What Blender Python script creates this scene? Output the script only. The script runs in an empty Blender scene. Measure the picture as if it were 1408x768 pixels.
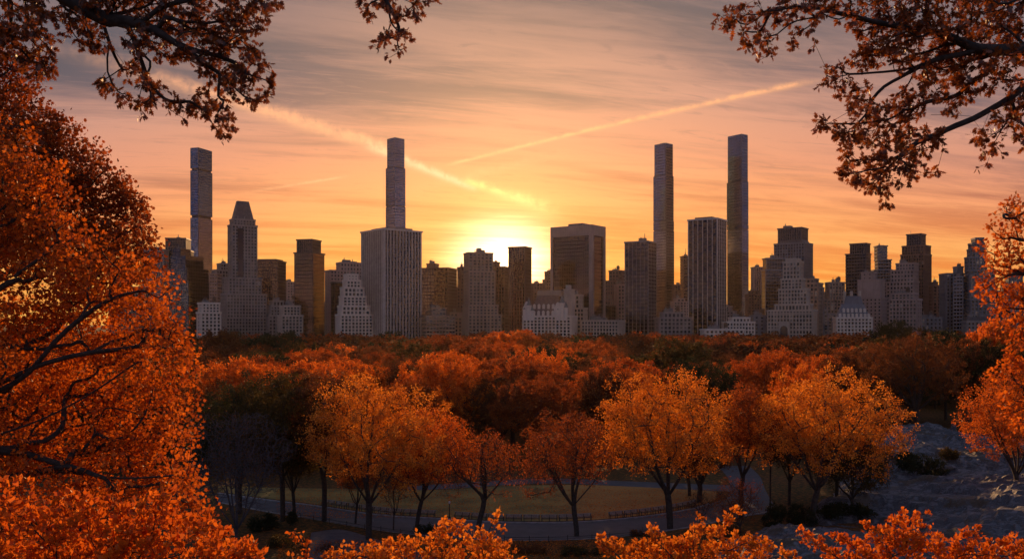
import bpy, math, random
import numpy as np
from math import radians as R, sin, cos, tan, pi
random.seed(7); rng = np.random.default_rng(7)
SC = bpy.context.scene; COL = SC.collection
F, HOR, CX, CZ = 1200.0, 445.0, 704.0, 27.5      # focal length in photo pixels, horizon row, centre column, eye height

def at(px, py, Y): return np.array([(px-CX)/F*Y, Y, CZ-(py-HOR)/F*Y])
def sm(t): t = min(max(t, 0), 1); return t*t*(3-2*t)
def gz(x, y):
    r = math.hypot(x*0.8, y); return 20.0*(1-sm(r/92.0))
def ground(px, py):
    Y = CZ*F/(py-HOR); return ((px-CX)/F*Y, Y)
def lin(c):
    return tuple((v/255/12.92 if v/255 <= .04045 else ((v/255+.055)/1.055)**2.4) for v in c)

# ------------------------------------------------------------------ camera
cd = bpy.data.cameras.new('camera'); cam = bpy.data.objects.new('camera', cd); COL.objects.link(cam)
cam.location = (0, 0, CZ); cam.rotation_euler = (R(90), 0, 0)
cd.sensor_width = 36; cd.lens = 36*F/1408; cd.shift_y = (HOR-384)/1408; cd.clip_start = .3; cd.clip_end = 20000
SC.camera = cam
SC.view_settings.view_transform = 'Standard'; SC.view_settings.look = 'None'
SC.view_settings.exposure = 0; SC.view_settings.gamma = 1
try: SC.view_settings.use_curve_mapping = False
except Exception: pass
SC.cycles.max_bounces = 8; SC.cycles.transparent_max_bounces = 6; SC.cycles.volume_bounces = 0
SC.cycles.diffuse_bounces = 3; SC.cycles.glossy_bounces = 2; SC.cycles.transmission_bounces = 3
SC.cycles.use_denoising = True
SC.cycles.sample_clamp_indirect = 6

# ------------------------------------------------------------------ node expression helper
class X:
    def __init__(s, nt, sock): s.nt, s.s = nt, sock
    def _m(s, op, *a, clamp=False):
        n = s.nt.nodes.new('ShaderNodeMath'); n.operation = op; n.use_clamp = clamp
        for i, v in enumerate((s,)+a):
            if isinstance(v, X): s.nt.links.new(v.s, n.inputs[i])
            else: n.inputs[i].default_value = v
        return X(s.nt, n.outputs[0])
    def __add__(s, o): return s._m('ADD', o)
    def __sub__(s, o): return s._m('SUBTRACT', o)
    def __mul__(s, o): return s._m('MULTIPLY', o)
    def __truediv__(s, o): return s._m('DIVIDE', o)
    def pw(s, o): return s._m('POWER', o)
    def f(s, op, *a): return s._m(op, *a)
    def sat(s): return s._m('MULTIPLY', 1.0, clamp=True)
    def ss(s, a, b):
        n = s.nt.nodes.new('ShaderNodeMapRange'); n.interpolation_type = 'SMOOTHSTEP'
        s.nt.links.new(s.s, n.inputs[0]); n.inputs[1].default_value = a; n.inputs[2].default_value = b
        return X(s.nt, n.outputs[0])
def vmul(nt, vec, v3):
    n = nt.nodes.new('ShaderNodeVectorMath'); n.operation = 'MULTIPLY'; nt.links.new(vec, n.inputs[0]); n.inputs[1].default_value = v3
    return n.outputs[0]
def vdot(nt, vec, v3):
    n = nt.nodes.new('ShaderNodeVectorMath'); n.operation = 'DOT_PRODUCT'; nt.links.new(vec, n.inputs[0]); n.inputs[1].default_value = v3
    return X(nt, n.outputs['Value'])
def comb(nt, x, y, z):
    n = nt.nodes.new('ShaderNodeCombineXYZ')
    for i, v in enumerate((x, y, z)):
        if isinstance(v, X): nt.links.new(v.s, n.inputs[i])
        else: n.inputs[i].default_value = v
    return n.outputs[0]
def noise(nt, vec, scale, detail=4, rough=.5, dist=0):
    n = nt.nodes.new('ShaderNodeTexNoise'); n.inputs['Scale'].default_value = scale; n.inputs['Detail'].default_value = detail
    n.inputs['Roughness'].default_value = rough; n.inputs['Distortion'].default_value = dist
    if vec is not None: nt.links.new(vec, n.inputs['Vector'])
    return X(nt, n.outputs[0])
def ramp(nt, fac, stops, interp='LINEAR'):
    n = nt.nodes.new('ShaderNodeValToRGB'); n.color_ramp.interpolation = interp
    while len(n.color_ramp.elements) < len(stops): n.color_ramp.elements.new(.5)
    for e, (p, c) in zip(n.color_ramp.elements, stops): e.position = p; e.color = (*c, 1)
    nt.links.new(fac.s, n.inputs[0]); return n.outputs[0]
def mixc(nt, fac, a, b, mode='MIX'):
    n = nt.nodes.new('ShaderNodeMix'); n.data_type = 'RGBA'; n.blend_type = mode; n.clamp_result = False
    for k, v in ((0, fac), (6, a), (7, b)):
        if isinstance(v, X): nt.links.new(v.s, n.inputs[k])
        elif isinstance(v, bpy.types.NodeSocket): nt.links.new(v, n.inputs[k])
        elif k == 0: n.inputs[k].default_value = v
        else: n.inputs[k].default_value = (*v, 1)
    return n.outputs[2]

# ------------------------------------------------------------------ light
SUN_AZ, SUN_EL = -0.7, 10.5                          # degrees; azimuth right of the view axis
sd = bpy.data.lights.new('sun', 'SUN'); sd.energy = 5.0; sd.color = (1.0, .53, .22); sd.angle = R(.6)
so = bpy.data.objects.new('sun', sd); COL.objects.link(so)
so.rotation_euler = (R(90-SUN_EL), 0, R(180-SUN_AZ)); so.location = (0, 0, 500)

W = bpy.data.worlds.new('World'); SC.world = W; W.use_nodes = True; nt = W.node_tree; nt.nodes.clear()
out = nt.nodes.new('ShaderNodeOutputWorld'); bg = nt.nodes.new('ShaderNodeBackground'); bg.inputs[1].default_value = .1
nt.links.new(bg.outputs[0], out.inputs[0])
tc = nt.nodes.new('ShaderNodeTexCoord'); D = tc.outputs['Generated']
sep = nt.nodes.new('ShaderNodeSeparateXYZ'); nt.links.new(D, sep.inputs[0])
dx, dy, dz = (X(nt, sep.outputs[i]) for i in range(3))
el = dz.f('ARCSINE')*(180/pi)
hor = (dx*dx+dy*dy).f('SQRT').f('MAXIMUM', .001)
cosaz = dy/hor
def eld(py): return math.degrees(math.atan((HOR-py)/F))
ele = el*((dx/hor)*(dx/hor)*1.5+1.0)
def sky_ramp(stops, top=90.0):
    k = [((e if e > 0 else 0)/40.0, lin(c)) for e, c in stops]
    return ramp(nt, (ele/40.0).sat(), k)
base = sky_ramp([(0, (246, 140, 56)), (3.1, (246, 142, 60)), (6.9, (226, 132, 80)), (9.2, (198, 116, 88)), (11.5, (158, 106, 100)), (14.5, (122, 96, 104)), (17.0, (92, 84, 102)), (19.8, (72, 75, 95)), (26, (84, 88, 108)), (40, (104, 112, 142))])
lit = sky_ramp([(0, (255, 184, 84)), (3.1, (255, 186, 92)), (6.9, (255, 172, 104)), (9.2, (248, 160, 112)), (11.5, (230, 150, 120)), (15, (206, 146, 130)), (19.8, (150, 118, 118)), (26, (120, 106, 116)), (40, (112, 114, 136))])
back = sky_ramp([(0, (204, 172, 162)), (4, (238, 202, 188)), (6, (178, 166, 182)), (8.5, (108, 130, 172)), (11, (80, 110, 166)), (20, (118, 132, 172)), (30, (128, 132, 164)), (40, (108, 116, 146))])
# cirrus: streaks on a high flat layer
zz = dz.f('MAXIMUM', 0.0)+.10
cx, cy = dx/zz, dy/zz
a = R(14)
u = cx*cos(a)+cy*sin(a); v = cy*cos(a)-cx*sin(a)
p1 = comb(nt, u*.42, v*1.9, 0.0); p2 = comb(nt, u*.9+v*.35, v*4.2, 3.7)
n1 = noise(nt, p1, 1.1, 5, .55, .55); n2 = noise(nt, p2, 1.3, 7, .62, .8)
n3 = noise(nt, comb(nt, cx*.8, cy*.8, 9.1), .55, 3, .5, .3)
n4w = noise(nt, comb(nt, u*1.6+v*1.1, v*6.5-u*.5, 1.3), 1.7, 8, .68, 1.6)
cl = (n1*.55+n2*.30+n3*.35)
cm = cl.ss(.49, .70)
fine = n2.ss(.42, .78)
front = mixc(nt, cm, base, lit)
front = mixc(nt, (fine*.45), front, lit)
front = mixc(nt, (n4w.ss(.50, .72)*.40), front, lit)
front = mixc(nt, (n4w.ss(.47, .30)*.35), front, base)
ff = cosaz.ss(-.35, .75)
col = mixc(nt, ff, back, front)
# contrails, arcs of great circles in the sky
def dvec(px, py):
    v = np.array([(px-CX)/F, 1.0, (HOR-py)/F]); return v/np.linalg.norm(v)
def trail(p0, p1, w0, w1, fade0, fade1, strength, colr, bend=0.0, rag=.5, seed=0.):
    global col
    A, B = dvec(*p0), dvec(*p1); n = np.cross(A, B); n /= np.linalg.norm(n)
    t = B-A; L = np.linalg.norm(t); t = t/L
    s = (vdot(nt, D, tuple(t))-float(A@t))/float(L)                 # 0..1 along the trail
    ww = noise(nt, vmul(nt, D, (1, 1, 1)), 85.0+seed, 5, .6, .4)
    dist = vdot(nt, D, tuple(n))+(s*(s*-1.0+1.0))*bend+(ww-.5)*(rag*.006)
    w = (s*(w1-w0)+w0)/F
    g = ((dist/w).pw(2.0)*-1.0).f('EXPONENT') if False else ((dist/w)*(dist/w)*-1.0)
    e = X(nt, g.s)._m('EXPONENT')
    m = e*s.ss(0-fade0*.2, fade0)*(s.ss(1-fade1, 1+fade1*.2)*-1.0+1.0)
    m = m*(ww.ss(.28, .68)*.75+.42)*strength*dy.ss(0, .2)
    col = mixc(nt, m.sat(), col, colr)
peach = lin((255, 190, 140)); pale = lin((255, 206, 160))
trail((612, 228), (1135, 108), 2.2, 3.6, .05, .12, 1.0, lin((255, 178, 130)), bend=.012)
trail((60, 62), (545, 208), 9.5, 8, .75, .06, 1.05, lin((252, 176, 134)), bend=.004, rag=1.0)
trail((500, 196), (660, 262), 6, 4, .10, .12, 1.0, pale, bend=-.004, rag=.6)
trail((630, 246), (770, 292), 5, 9, .15, .35, .9, lin((255, 216, 140)), bend=.003, rag=.8)
trail((330, 266), (485, 241), 2.0, 1.4, .6, .2, .6, peach, rag=.3)
trail((560, 262), (800, 205), 7, 5, .3, .5, .22, peach, rag=1.2)
trail((930, 250), (1408, 236), 5, 4, .3, .4, .2, lin((250, 160, 110)), rag=1.5)
# glow about the sun
S = dvec(694, 356)
ang = vdot(nt, D, tuple(S)).f('MINIMUM', 1.0).f('ARCCOSINE')*(180/pi)
sx = vdot(nt, D, (1, 0, 0))-float(S[0]); sz = dz-float(S[2])
core = ((sx*sx)*(1/.046**2)+(sz*sz)*(1/.034**2))*-1.0
core = core._m('EXPONENT')
wisp = n2.ss(.3, .7)*.5+.75
g2 = (ang*ang*(-1/3.7**2))._m('EXPONENT')*wisp
g3 = (ang*(-1/7.0))._m('EXPONENT')
def glow(fac, c):
    global col
    n = nt.nodes.new('ShaderNodeVectorMath'); n.operation = 'SCALE'; n.inputs[0].default_value = c; nt.links.new(fac.s, n.inputs['Scale'])
    m = nt.nodes.new('ShaderNodeVectorMath'); m.operation = 'ADD'; nt.links.new(col, m.inputs[0]); nt.links.new(n.outputs[0], m.inputs[1]); col = m.outputs[0]
glow(g3, (.08, .015, .0)); glow(g2, (.60, .27, .04)); glow(core*wisp, (2.6, 2.2, 1.5))
below = dz.ss(-.06, -.005)
col = mixc(nt, below, lin((60, 45, 40)), col)
sky = nt.nodes.new('ShaderNodeTexSky'); sky.sky_type = 'NISHITA'; sky.sun_disc = False
sky.sun_elevation = R(SUN_EL); sky.sun_rotation = R(SUN_AZ); sky.air_density = 2.0; sky.dust_density = 4.0
k = nt.nodes.new('ShaderNodeVectorMath'); k.operation = 'SCALE'; nt.links.new(col, k.inputs[0]); k.inputs['Scale'].default_value = 9.3
k2 = nt.nodes.new('ShaderNodeVectorMath'); k2.operation = 'SCALE'; nt.links.new(sky.outputs[0], k2.inputs[0]); k2.inputs['Scale'].default_value = .06
k3 = nt.nodes.new('ShaderNodeVectorMath'); k3.operation = 'ADD'; nt.links.new(k.outputs[0], k3.inputs[0]); nt.links.new(k2.outputs[0], k3.inputs[1])
nt.links.new(k3.outputs[0], bg.inputs[0])

# ------------------------------------------------------------------ objects
def tag(o, label=None, cat=None, group=None, kind=None):
    if label: o['label'] = label
    if cat: o['category'] = cat
    if group: o['group'] = group
    if kind: o['kind'] = kind
    return o
def empty(name, loc, rz=0):
    o = bpy.data.objects.new(name, None); COL.objects.link(o); o.location = loc; o.rotation_euler = (0, 0, rz); o.empty_display_size = .5; return o
def link(name, me, mat=None, parent=None):
    o = bpy.data.objects.new(name, me); COL.objects.link(o)
    if mat is not None and not me.materials: me.materials.append(mat)
    if parent is not None: o.parent = parent
    return o
def mesh_np(name, V, k, rnd=None, smooth=False):
    """V: (n*k,3) vertices of n separate k-gons"""
    me = bpy.data.meshes.new(name); n = len(V)//k
    me.vertices.add(len(V)); me.vertices.foreach_set('co', np.asarray(V, np.float32).ravel())
    me.loops.add(n*k); me.loops.foreach_set('vertex_index', np.arange(n*k, dtype=np.int32))
    me.polygons.add(n); me.polygons.foreach_set('loop_start', np.arange(0, n*k, k, dtype=np.int32))
    me.update(calc_edges=True)
    if rnd is not None:
        at_ = me.attributes.new('rnd', 'FLOAT', 'FACE'); at_.data.foreach_set('value', np.asarray(rnd, np.float32))
    return me
class MB:
    def __init__(s): s.v, s.f = [], []
    def box(s, x0, x1, y0, y1, z0, z1, tx=0, ty=0):
        """tx, ty: how far the top is drawn in on each side"""
        b = len(s.v)
        s.v += [(x0, y0, z0), (x1, y0, z0), (x1, y1, z0), (x0, y1, z0), (x0+tx, y0+ty, z1), (x1-tx, y0+ty, z1), (x1-tx, y1-ty, z1), (x0+tx, y1-ty, z1)]
        s.f += [(b, b+3, b+2, b+1), (b+4, b+5, b+6, b+7), (b, b+1, b+5, b+4), (b+1, b+2, b+6, b+5), (b+2, b+3, b+7, b+6), (b+3, b, b+4, b+7)]
        return s
    def cyl(s, x, y, z0, z1, r0, r1=None, n=10):
        r1 = r0 if r1 is None else r1; b = len(s.v)
        for z, r in ((z0, r0), (z1, r1)):
            s.v += [(x+r*cos(2*pi*i/n), y+r*sin(2*pi*i/n), z) for i in range(n)]
        s.f += [(b+i, b+(i+1) % n, b+n+(i+1) % n, b+n+i) for i in range(n)]+[tuple(b+n+i for i in range(n)), tuple(b+n-1-i for i in range(n))]
        return s
    def tube(s, pts, rad, k=6, cap=True):
        P = np.asarray(pts, float); n = len(P); b = len(s.v)
        T = np.gradient(P, axis=0) if n > 2 else np.repeat((P[1:]-P[:1]), 2, 0)
        for i in range(n):
            t = T[i]/(np.linalg.norm(T[i])+1e-9); h = np.array([0, 0, 1.]) if abs(t[2]) < .9 else np.array([1., 0, 0])
            e1 = np.cross(t, h); e1 /= np.linalg.norm(e1); e2 = np.cross(t, e1)
            r = rad[i] if hasattr(rad, '__len__') else rad
            for j in range(k):
                q = P[i]+r*(cos(2*pi*j/k)*e1+sin(2*pi*j/k)*e2); s.v.append(tuple(q))
        for i in range(n-1):
            for j in range(k):
                a0 = b+i*k+j; a1 = b+i*k+(j+1) % k; s.f.append((a0, a1, a1+k, a0+k))
        if cap: s.f.append(tuple(b+(n-1)*k+j for j in range(k)))
        return s
    def mesh(s, name):
        me = bpy.data.meshes.new(name); me.from_pydata(s.v, [], s.f); me.update(); return me
    def build(s, name, mat, parent=None, smooth=False):
        me = s.mesh(name)
        if smooth: me.polygons.foreach_set('use_smooth', [True]*len(me.polygons))
        return link(name, me, mat, parent)

# ------------------------------------------------------------------ materials
def newmat(name):
    m = bpy.data.materials.new(name); m.use_nodes = True; t = m.node_tree; b = t.nodes['Principled BSDF']; return m, t, b
def objco(t):
    n = t.nodes.new('ShaderNodeTexCoord'); return n.outputs['Object']
def masonry(name, c, rough=.85, var=.25, floor=3.7):
    m, t, b = newmat(name); co = objco(t)
    info = t.nodes.new('ShaderNodeObjectInfo')
    n1 = noise(t, co, .05, 5, .6); n2 = noise(t, vmul(t, co, (1, 1, .12)), .8, 4, .6)
    f = (n1*.6+n2*.4).ss(.3, .7)
    col = mixc(t, f, tuple(v*(1-var) for v in c), tuple(min(v*(1+var*.6), .85) for v in c))
    t.links.new(col, b.inputs['Base Color']); b.inputs['Roughness'].default_value = rough
    return m
def glassmat(name, c, bay=3.0, floor=4.0, rough=.07, dark=.45, tilt=.02):
    """coated curtain-wall glass: each pane has its own tint and a slight lean"""
    m, t, b = newmat(name); co = objco(t)
    q = t.nodes.new('ShaderNodeVectorMath'); q.operation = 'SNAP'; t.links.new(co, q.inputs[0]); q.inputs[1].default_value = (bay, bay, floor)
    wn = t.nodes.new('ShaderNodeTexWhiteNoise'); wn.noise_dimensions = '3D'; t.links.new(q.outputs[0], wn.inputs['Vector'])
    w = X(t, wn.outputs['Value']); big = noise(t, vmul(t, co, (1, 1, .35)), .03, 3, .6)
    f = (w*.55+big*.6).ss(.25, .95)
    col = mixc(t, f, tuple(v*dark for v in c), c)
    t.links.new(col, b.inputs['Base Color']); b.inputs['Metallic'].default_value = 1.0; b.inputs['Roughness'].default_value = rough
    g = t.nodes.new('ShaderNodeNewGeometry')
    s1 = t.nodes.new('ShaderNodeVectorMath'); s1.operation = 'SUBTRACT'; t.links.new(wn.outputs['Color'], s1.inputs[0]); s1.inputs[1].default_value = (.5, .5, .5)
    s2 = t.nodes.new('ShaderNodeVectorMath'); s2.operation = 'SCALE'; t.links.new(s1.outputs[0], s2.inputs[0]); s2.inputs['Scale'].default_value = tilt
    s3 = t.nodes.new('ShaderNodeVectorMath'); s3.operation = 'ADD'; t.links.new(g.outputs['Normal'], s3.inputs[0]); t.links.new(s2.outputs[0], s3.inputs[1])
    s4 = t.nodes.new('ShaderNodeVectorMath'); s4.operation = 'NORMALIZE'; t.links.new(s3.outputs[0], s4.inputs[0]); t.links.new(s4.outputs[0], b.inputs['Normal'])
    return m
def plain(name, c, rough=.6, metal=0, var=.2, scale=1.0):
    m, t, b = newmat(name); co = objco(t); n = noise(t, co, scale, 5, .6).ss(.3, .7)
    t.links.new(mixc(t, n, tuple(v*(1-var) for v in c), tuple(v*(1+var) for v in c)), b.inputs['Base Color'])
    b.inputs['Roughness'].default_value = rough; b.inputs['Metallic'].default_value = metal; return m
def leafmat(name, cols, trans=.5, gloss=.018):
    m = bpy.data.materials.new(name); m.use_nodes = True; t = m.node_tree; t.nodes.clear()
    o = t.nodes.new('ShaderNodeOutputMaterial'); at_ = t.nodes.new('ShaderNodeAttribute'); at_.attribute_name = 'rnd'
    info = t.nodes.new('ShaderNodeObjectInfo')
    fac = (X(t, at_.outputs['Fac'])*.85+X(t, info.outputs['Random'])*.15).sat()
    c = ramp(t, fac, [(i/(len(cols)-1), q) for i, q in enumerate(cols)])
    d = t.nodes.new('ShaderNodeBsdfDiffuse'); tr = t.nodes.new('ShaderNodeBsdfTranslucent'); g = t.nodes.new('ShaderNodeBsdfGlossy'); g.inputs['Roughness'].default_value = .4
    t.links.new(c, d.inputs[0])
    sat = mixc(t, 1.0, c, (1.0, .82, .55), 'MULTIPLY'); sc = t.nodes.new('ShaderNodeVectorMath'); sc.operation = 'SCALE'; sc.inputs['Scale'].default_value = 1.35
    t.links.new(sat, sc.inputs[0]); t.links.new(sc.outputs[0], tr.inputs[0])
    m1 = t.nodes.new('ShaderNodeMixShader'); m1.inputs[0].default_value = trans; t.links.new(d.outputs[0], m1.inputs[1]); t.links.new(tr.outputs[0], m1.inputs[2])
    m2 = t.nodes.new('ShaderNodeMixShader'); m2.inputs[0].default_value = gloss; t.links.new(m1.outputs[0], m2.inputs[1]); t.links.new(g.outputs[0], m2.inputs[2])
    t.links.new(m2.outputs[0], o.inputs[0]); return m
M = {}
M['bark'] = plain('bark', (.045, .032, .026), .9, 0, .4, 3.0)
M['bark_near'] = plain('bark_near', (.035, .026, .022), .9, 0, .5, 9.0)
M['twig_grey'] = plain('twig_grey', (.065, .055, .062), .9, 0, .3, 1.0)
M['orange'] = leafmat('leaf_orange', [(.24, .052, .010), (.48, .115, .014), (.66, .19, .022), (.80, .30, .04)])
M['amber'] = leafmat('leaf_amber', [(.26, .072, .012), (.52, .165, .018), (.70, .27, .032), (.84, .40, .06)])
M['rust'] = leafmat('leaf_rust', [(.12, .034, .012), (.22, .058, .015), (.34, .092, .018), (.48, .14, .022)])
M['red'] = leafmat('leaf_red', [(.20, .040, .010), (.34, .075, .012), (.48, .12, .016), (.60, .18, .02)])
M['brown'] = leafmat('leaf_brown', [(.075, .032, .014), (.12, .046, .017), (.18, .066, .020), (.27, .095, .022)], .4)
M['olive'] = leafmat('leaf_olive', [(.035, .034, .012), (.055, .046, .014), (.085, .060, .016), (.18, .085, .018)], .4)
M['green'] = leafmat('leaf_dark_green', [(.016, .026, .012), (.026, .036, .015), (.040, .046, .018), (.060, .056, .02)], .35)
M['oakleaf'] = leafmat('leaf_oak', [(.05, .022, .010), (.12, .040, .012), (.24, .075, .016), (.42, .13, .022)], .42, .05)
M['maple'] = leafmat('leaf_maple', [(.14, .034, .010), (.36, .085, .012), (.58, .155, .016), (.78, .27, .03)], .46)
M['darkmaple'] = leafmat('leaf_dark_maple', [(.10, .028, .010), (.20, .048, .012), (.34, .085, .014), (.50, .13, .02)], .42)
# ------------------------------------------------------------------ buildings
M['lime'] = masonry('limestone', (.44, .36, .295)); M['white'] = masonry('white_stone', (.64, .55, .47), var=.18)
M['brick'] = masonry('brown_brick', (.15, .09, .07)); M['greystone'] = masonry('grey_stone', (.24, .215, .205))
M['tan'] = masonry('tan_brick', (.28, .205, .16)); M['pink'] = masonry('pink_granite', (.32, .24, .215)); M['dkstone'] = masonry('dark_stone', (.12, .10, .095))
M['bluestone'] = masonry('blue_grey_brick', (.16, .165, .185))
M['g_blue'] = glassmat('blue_glass', (.10, .17, .27), 2.6, 4.2); M['g_dark'] = glassmat('dark_glass', (.07, .08, .11), 3.0, 4.0)
M['g_silver'] = glassmat('silver_glass', (.24, .25, .30), 2.6, 4.2, .12); M['g_bronze'] = glassmat('bronze_glass', (.10, .065, .055), 3.0, 4.0)
M['g_black'] = glassmat('black_glass', (.035, .036, .048), 3.0, 4.0)
M['frame_dark'] = plain('dark_metal_frame', (.06, .06, .07), .5, .3, .2, .2); M['frame_light'] = plain('light_metal_frame', (.45, .43, .42), .5, .2, .15, .2)
M['frame_white'] = plain('white_marble_pier', (.70, .67, .64), .6, 0, .12, .1); M['frame_mid'] = plain('grey_metal_frame', (.2, .2, .22), .5, .3, .15, .2)
M['slate'] = plain('slate_roof', (.075, .075, .085), .6, 0, .3, .4); M['redslate'] = plain('brown_slate_roof', (.13, .075, .06), .6, 0, .3, .4); M['copper'] = plain('weathered_roof', (.16, .15, .14), .6, 0, .3, .3)
M['rooftop'] = plain('roof_plant', (.16, .15, .15), .8, 0, .3, .3); M['wood_tank'] = plain('tank_wood', (.10, .065, .045), .9, 0, .3, .5)
# window panes: random tint and lean per pane
def panemat():
    m, t, b = newmat('window_pane'); g = t.nodes.new('ShaderNodeNewGeometry'); oi = t.nodes.new('ShaderNodeObjectInfo')
    f = (X(t, g.outputs['Random Per Island'])+X(t, oi.outputs['Random'])).f('FRACT')
    t.links.new(ramp(t, f, [(0, (.01, .01, .012)), (.6, (.03, .032, .04)), (.85, (.09, .09, .10)), (1, (.26, .24, .22))]), b.inputs['Base Color'])
    b.inputs['Metallic'].default_value = .5; b.inputs['Roughness'].default_value = .15; return m
M['pane'] = panemat()

class Bld:
    def __init__(s, name, label, Y, tiers, side='L', sp=.85, th=18, style='punched', wall='lime', glass='g_dark', bay=4.2, floor=3.9, fill=.5, frame=None,
                 units=3, tank=None, indiv=False, cornice=True, pier=1.0, proud=.5, dmin=12):
        s.opts = dict(style=style, wall=wall, glass=glass, bay=bay, floor=floor, fill=fill, frame=frame, pier=pier, proud=proud, cornice=cornice)
        if style == 'punched': bay *= random.uniform(.85, 1.12); floor *= random.uniform(.92, 1.08); fill = min(.66, fill*random.uniform(.92, 1.15)); s.opts.update(bay=bay, floor=floor, fill=fill)
        x0, x1 = tiers[0][0], tiers[0][1]; cx = (x0+x1)/2; az = math.atan2(cx-CX, F)
        s.Y = Y; s.rot = -az+(R(th) if side == 'L' else -R(th))
        s.root = empty(name, ((cx-CX)/F*Y, Y, 0), s.rot); tag(s.root, label, 'building')
        s.name, s.windows, s.indiv = name, [], indiv
        z0 = 0.0; s.boxes = []
        for t in tiers:
            o = dict(s.opts); o.update(t[3] if len(t) > 3 else {})
            Wd = (t[1]-t[0])/F*Y*cos(az) ; sp_ = o.get('sp', sp)
            w = sp_*Wd/cos(R(th)); d = max((1-sp_)*Wd/sin(R(th)), o.get('dmin', dmin) if sp_ > .5 else 4)
            off = ((t[0]+t[1])/2-cx)/F*Y*cos(az); dyy = o.get('dy', 0)
            lx, ly = off*cos(s.rot+az), -off*sin(s.rot+az)
            ly += dyy
            z1 = CZ+(HOR-t[2])/F*Y
            b = (lx-w/2, lx+w/2, ly-d/2, ly+d/2, z0-(.3 if z0 > 0 else 0), z1); s.boxes.append((b, o)); z0 = z1 if not o.get('stay') else z0
        s.glaz, s.wallm, s.frm = {}, {}, {}; s.every = random.choice((1, 2, 2, 3, 4))
        for i, (b, o) in enumerate(s.boxes): s.tier(b, o, i)
        for (mn, _i), mb in s.glaz.items(): mb.build('glazing', M[mn], s.root)
        for mn, mb in s.wallm.items(): mb.build('wall', M[mn], s.root)
        for mn, mb in s.frm.items(): mb.build('facade_frame', M[mn], s.root)
        s.panes()
        b = s.boxes[-1][0]
        if tank is None: tank = 0 if (style != 'punched' or b[1]-b[0] < 14 or s.boxes[-1][1]['style'] != 'punched' or b[5] > 95) else random.choice((0, 1, 1, 2))
        for k in range(units):
            w = (b[1]-b[0]); u0 = b[0]+w*random.uniform(.08, .55); d = (b[3]-b[2]); v0 = b[2]+d*random.uniform(.1, .5)
            h = random.uniform(2.0, 5.0)
            mb = MB().box(u0, u0+w*random.uniform(.15, .35), v0, v0+d*random.uniform(.2, .4), b[5]-.2, b[5]+h)
            mb.box(u0+w*.05, u0+w*.08, v0+d*.1, v0+d*.14, b[5]+h-.1, b[5]+h+random.uniform(1, 4)); mb.build('rooftop_unit', M['rooftop'], s.root)
        for k in range(tank):
            b = s.boxes[-1-(k % len(s.boxes))][0]; x = b[0]+(b[1]-b[0])*random.uniform(.2, .8); y = b[2]+(b[3]-b[2])*random.uniform(.3, .7)
            mb = MB().cyl(x, y, b[5]+2.2, b[5]+6.2, 2.0, 2.0, 10); mb.cyl(x, y, b[5]+6.2, b[5]+7.6, 2.15, .1, 10)
            for q in range(4): mb.cyl(x+1.4*cos(q*pi/2+.7), y+1.4*sin(q*pi/2+.7), b[5]-.2, b[5]+2.3, .15, .15, 4)
            mb.build('water_tank', M['wood_tank'], s.root)
    def g(s, d, k):
        if k not in d: d[k] = MB()
        return d[k]
    def fb(s, mb, b, face, a0, a1, z0, z1, d0, d1):
        x0, x1, y0, y1 = b[:4]
        if face == 'F': mb.box(x0+a0, x0+a1, y0-d1, y0-d0, z0, z1)
        elif face == 'B': mb.box(x0+a0, x0+a1, y1+d0, y1+d1, z0, z1)
        elif face == 'L': mb.box(x0-d1, x0-d0, y0+a0, y0+a1, z0, z1)
        else: mb.box(x1+d0, x1+d1, y0+a0, y0+a1, z0, z1)
    def tier(s, b, o, idx):
        x0, x1, y0, y1, z0, z1 = b; st = o['style']; zb = max(z0, 6.0) if z0 <= 0 else z0+.3
        if st == 'taper':                               # steep roof or crown
            s.g(s.wallm, o['wall']).box(x0, x1, y0, y1, z0, z1, (x1-x0)*o.get('tx', .22), (y1-y0)*o.get('ty', .3))
            n = max(2, int((x1-x0)/6))
            for k in range(n):
                xx = x0+(x1-x0)*(k+.5)/n
                if abs(xx-(x0+x1)/2) < (x1-x0)*(.5-o.get('tx', .22))+1: s.g(s.frm, 'frame_mid').box(xx-.5, xx+.5, y0-.3, y0+2.5, z0, z0+min(4, (z1-z0)*.3))
            return
        if st == 'blank':
            s.g(s.wallm, o['wall']).box(x0, x1, y0, y1, z0, z1); s.g(s.wallm, o['wall']).box(x0-.3, x1+.3, y0-.3, y1+.3, z1-1.0, z1+.5); return
        glass = st in ('curtain', 'piers', 'bands')
        core = s.g(s.glaz, (o['glass'], idx)) if glass else s.g(s.wallm, o['wall'])
        core.box(x0, x1, y0, y1, z0, z1)
        wk = o['wall']; fr = o['frame'] or {'curtain': 'frame_dark', 'piers': 'frame_white', 'bands': 'lime'}.get(st, wk)
        fm = s.g(s.frm, fr) if glass else s.g(s.wallm, wk)
        bay, fl, pr = o['bay'], o['floor'], o['proud']
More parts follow.
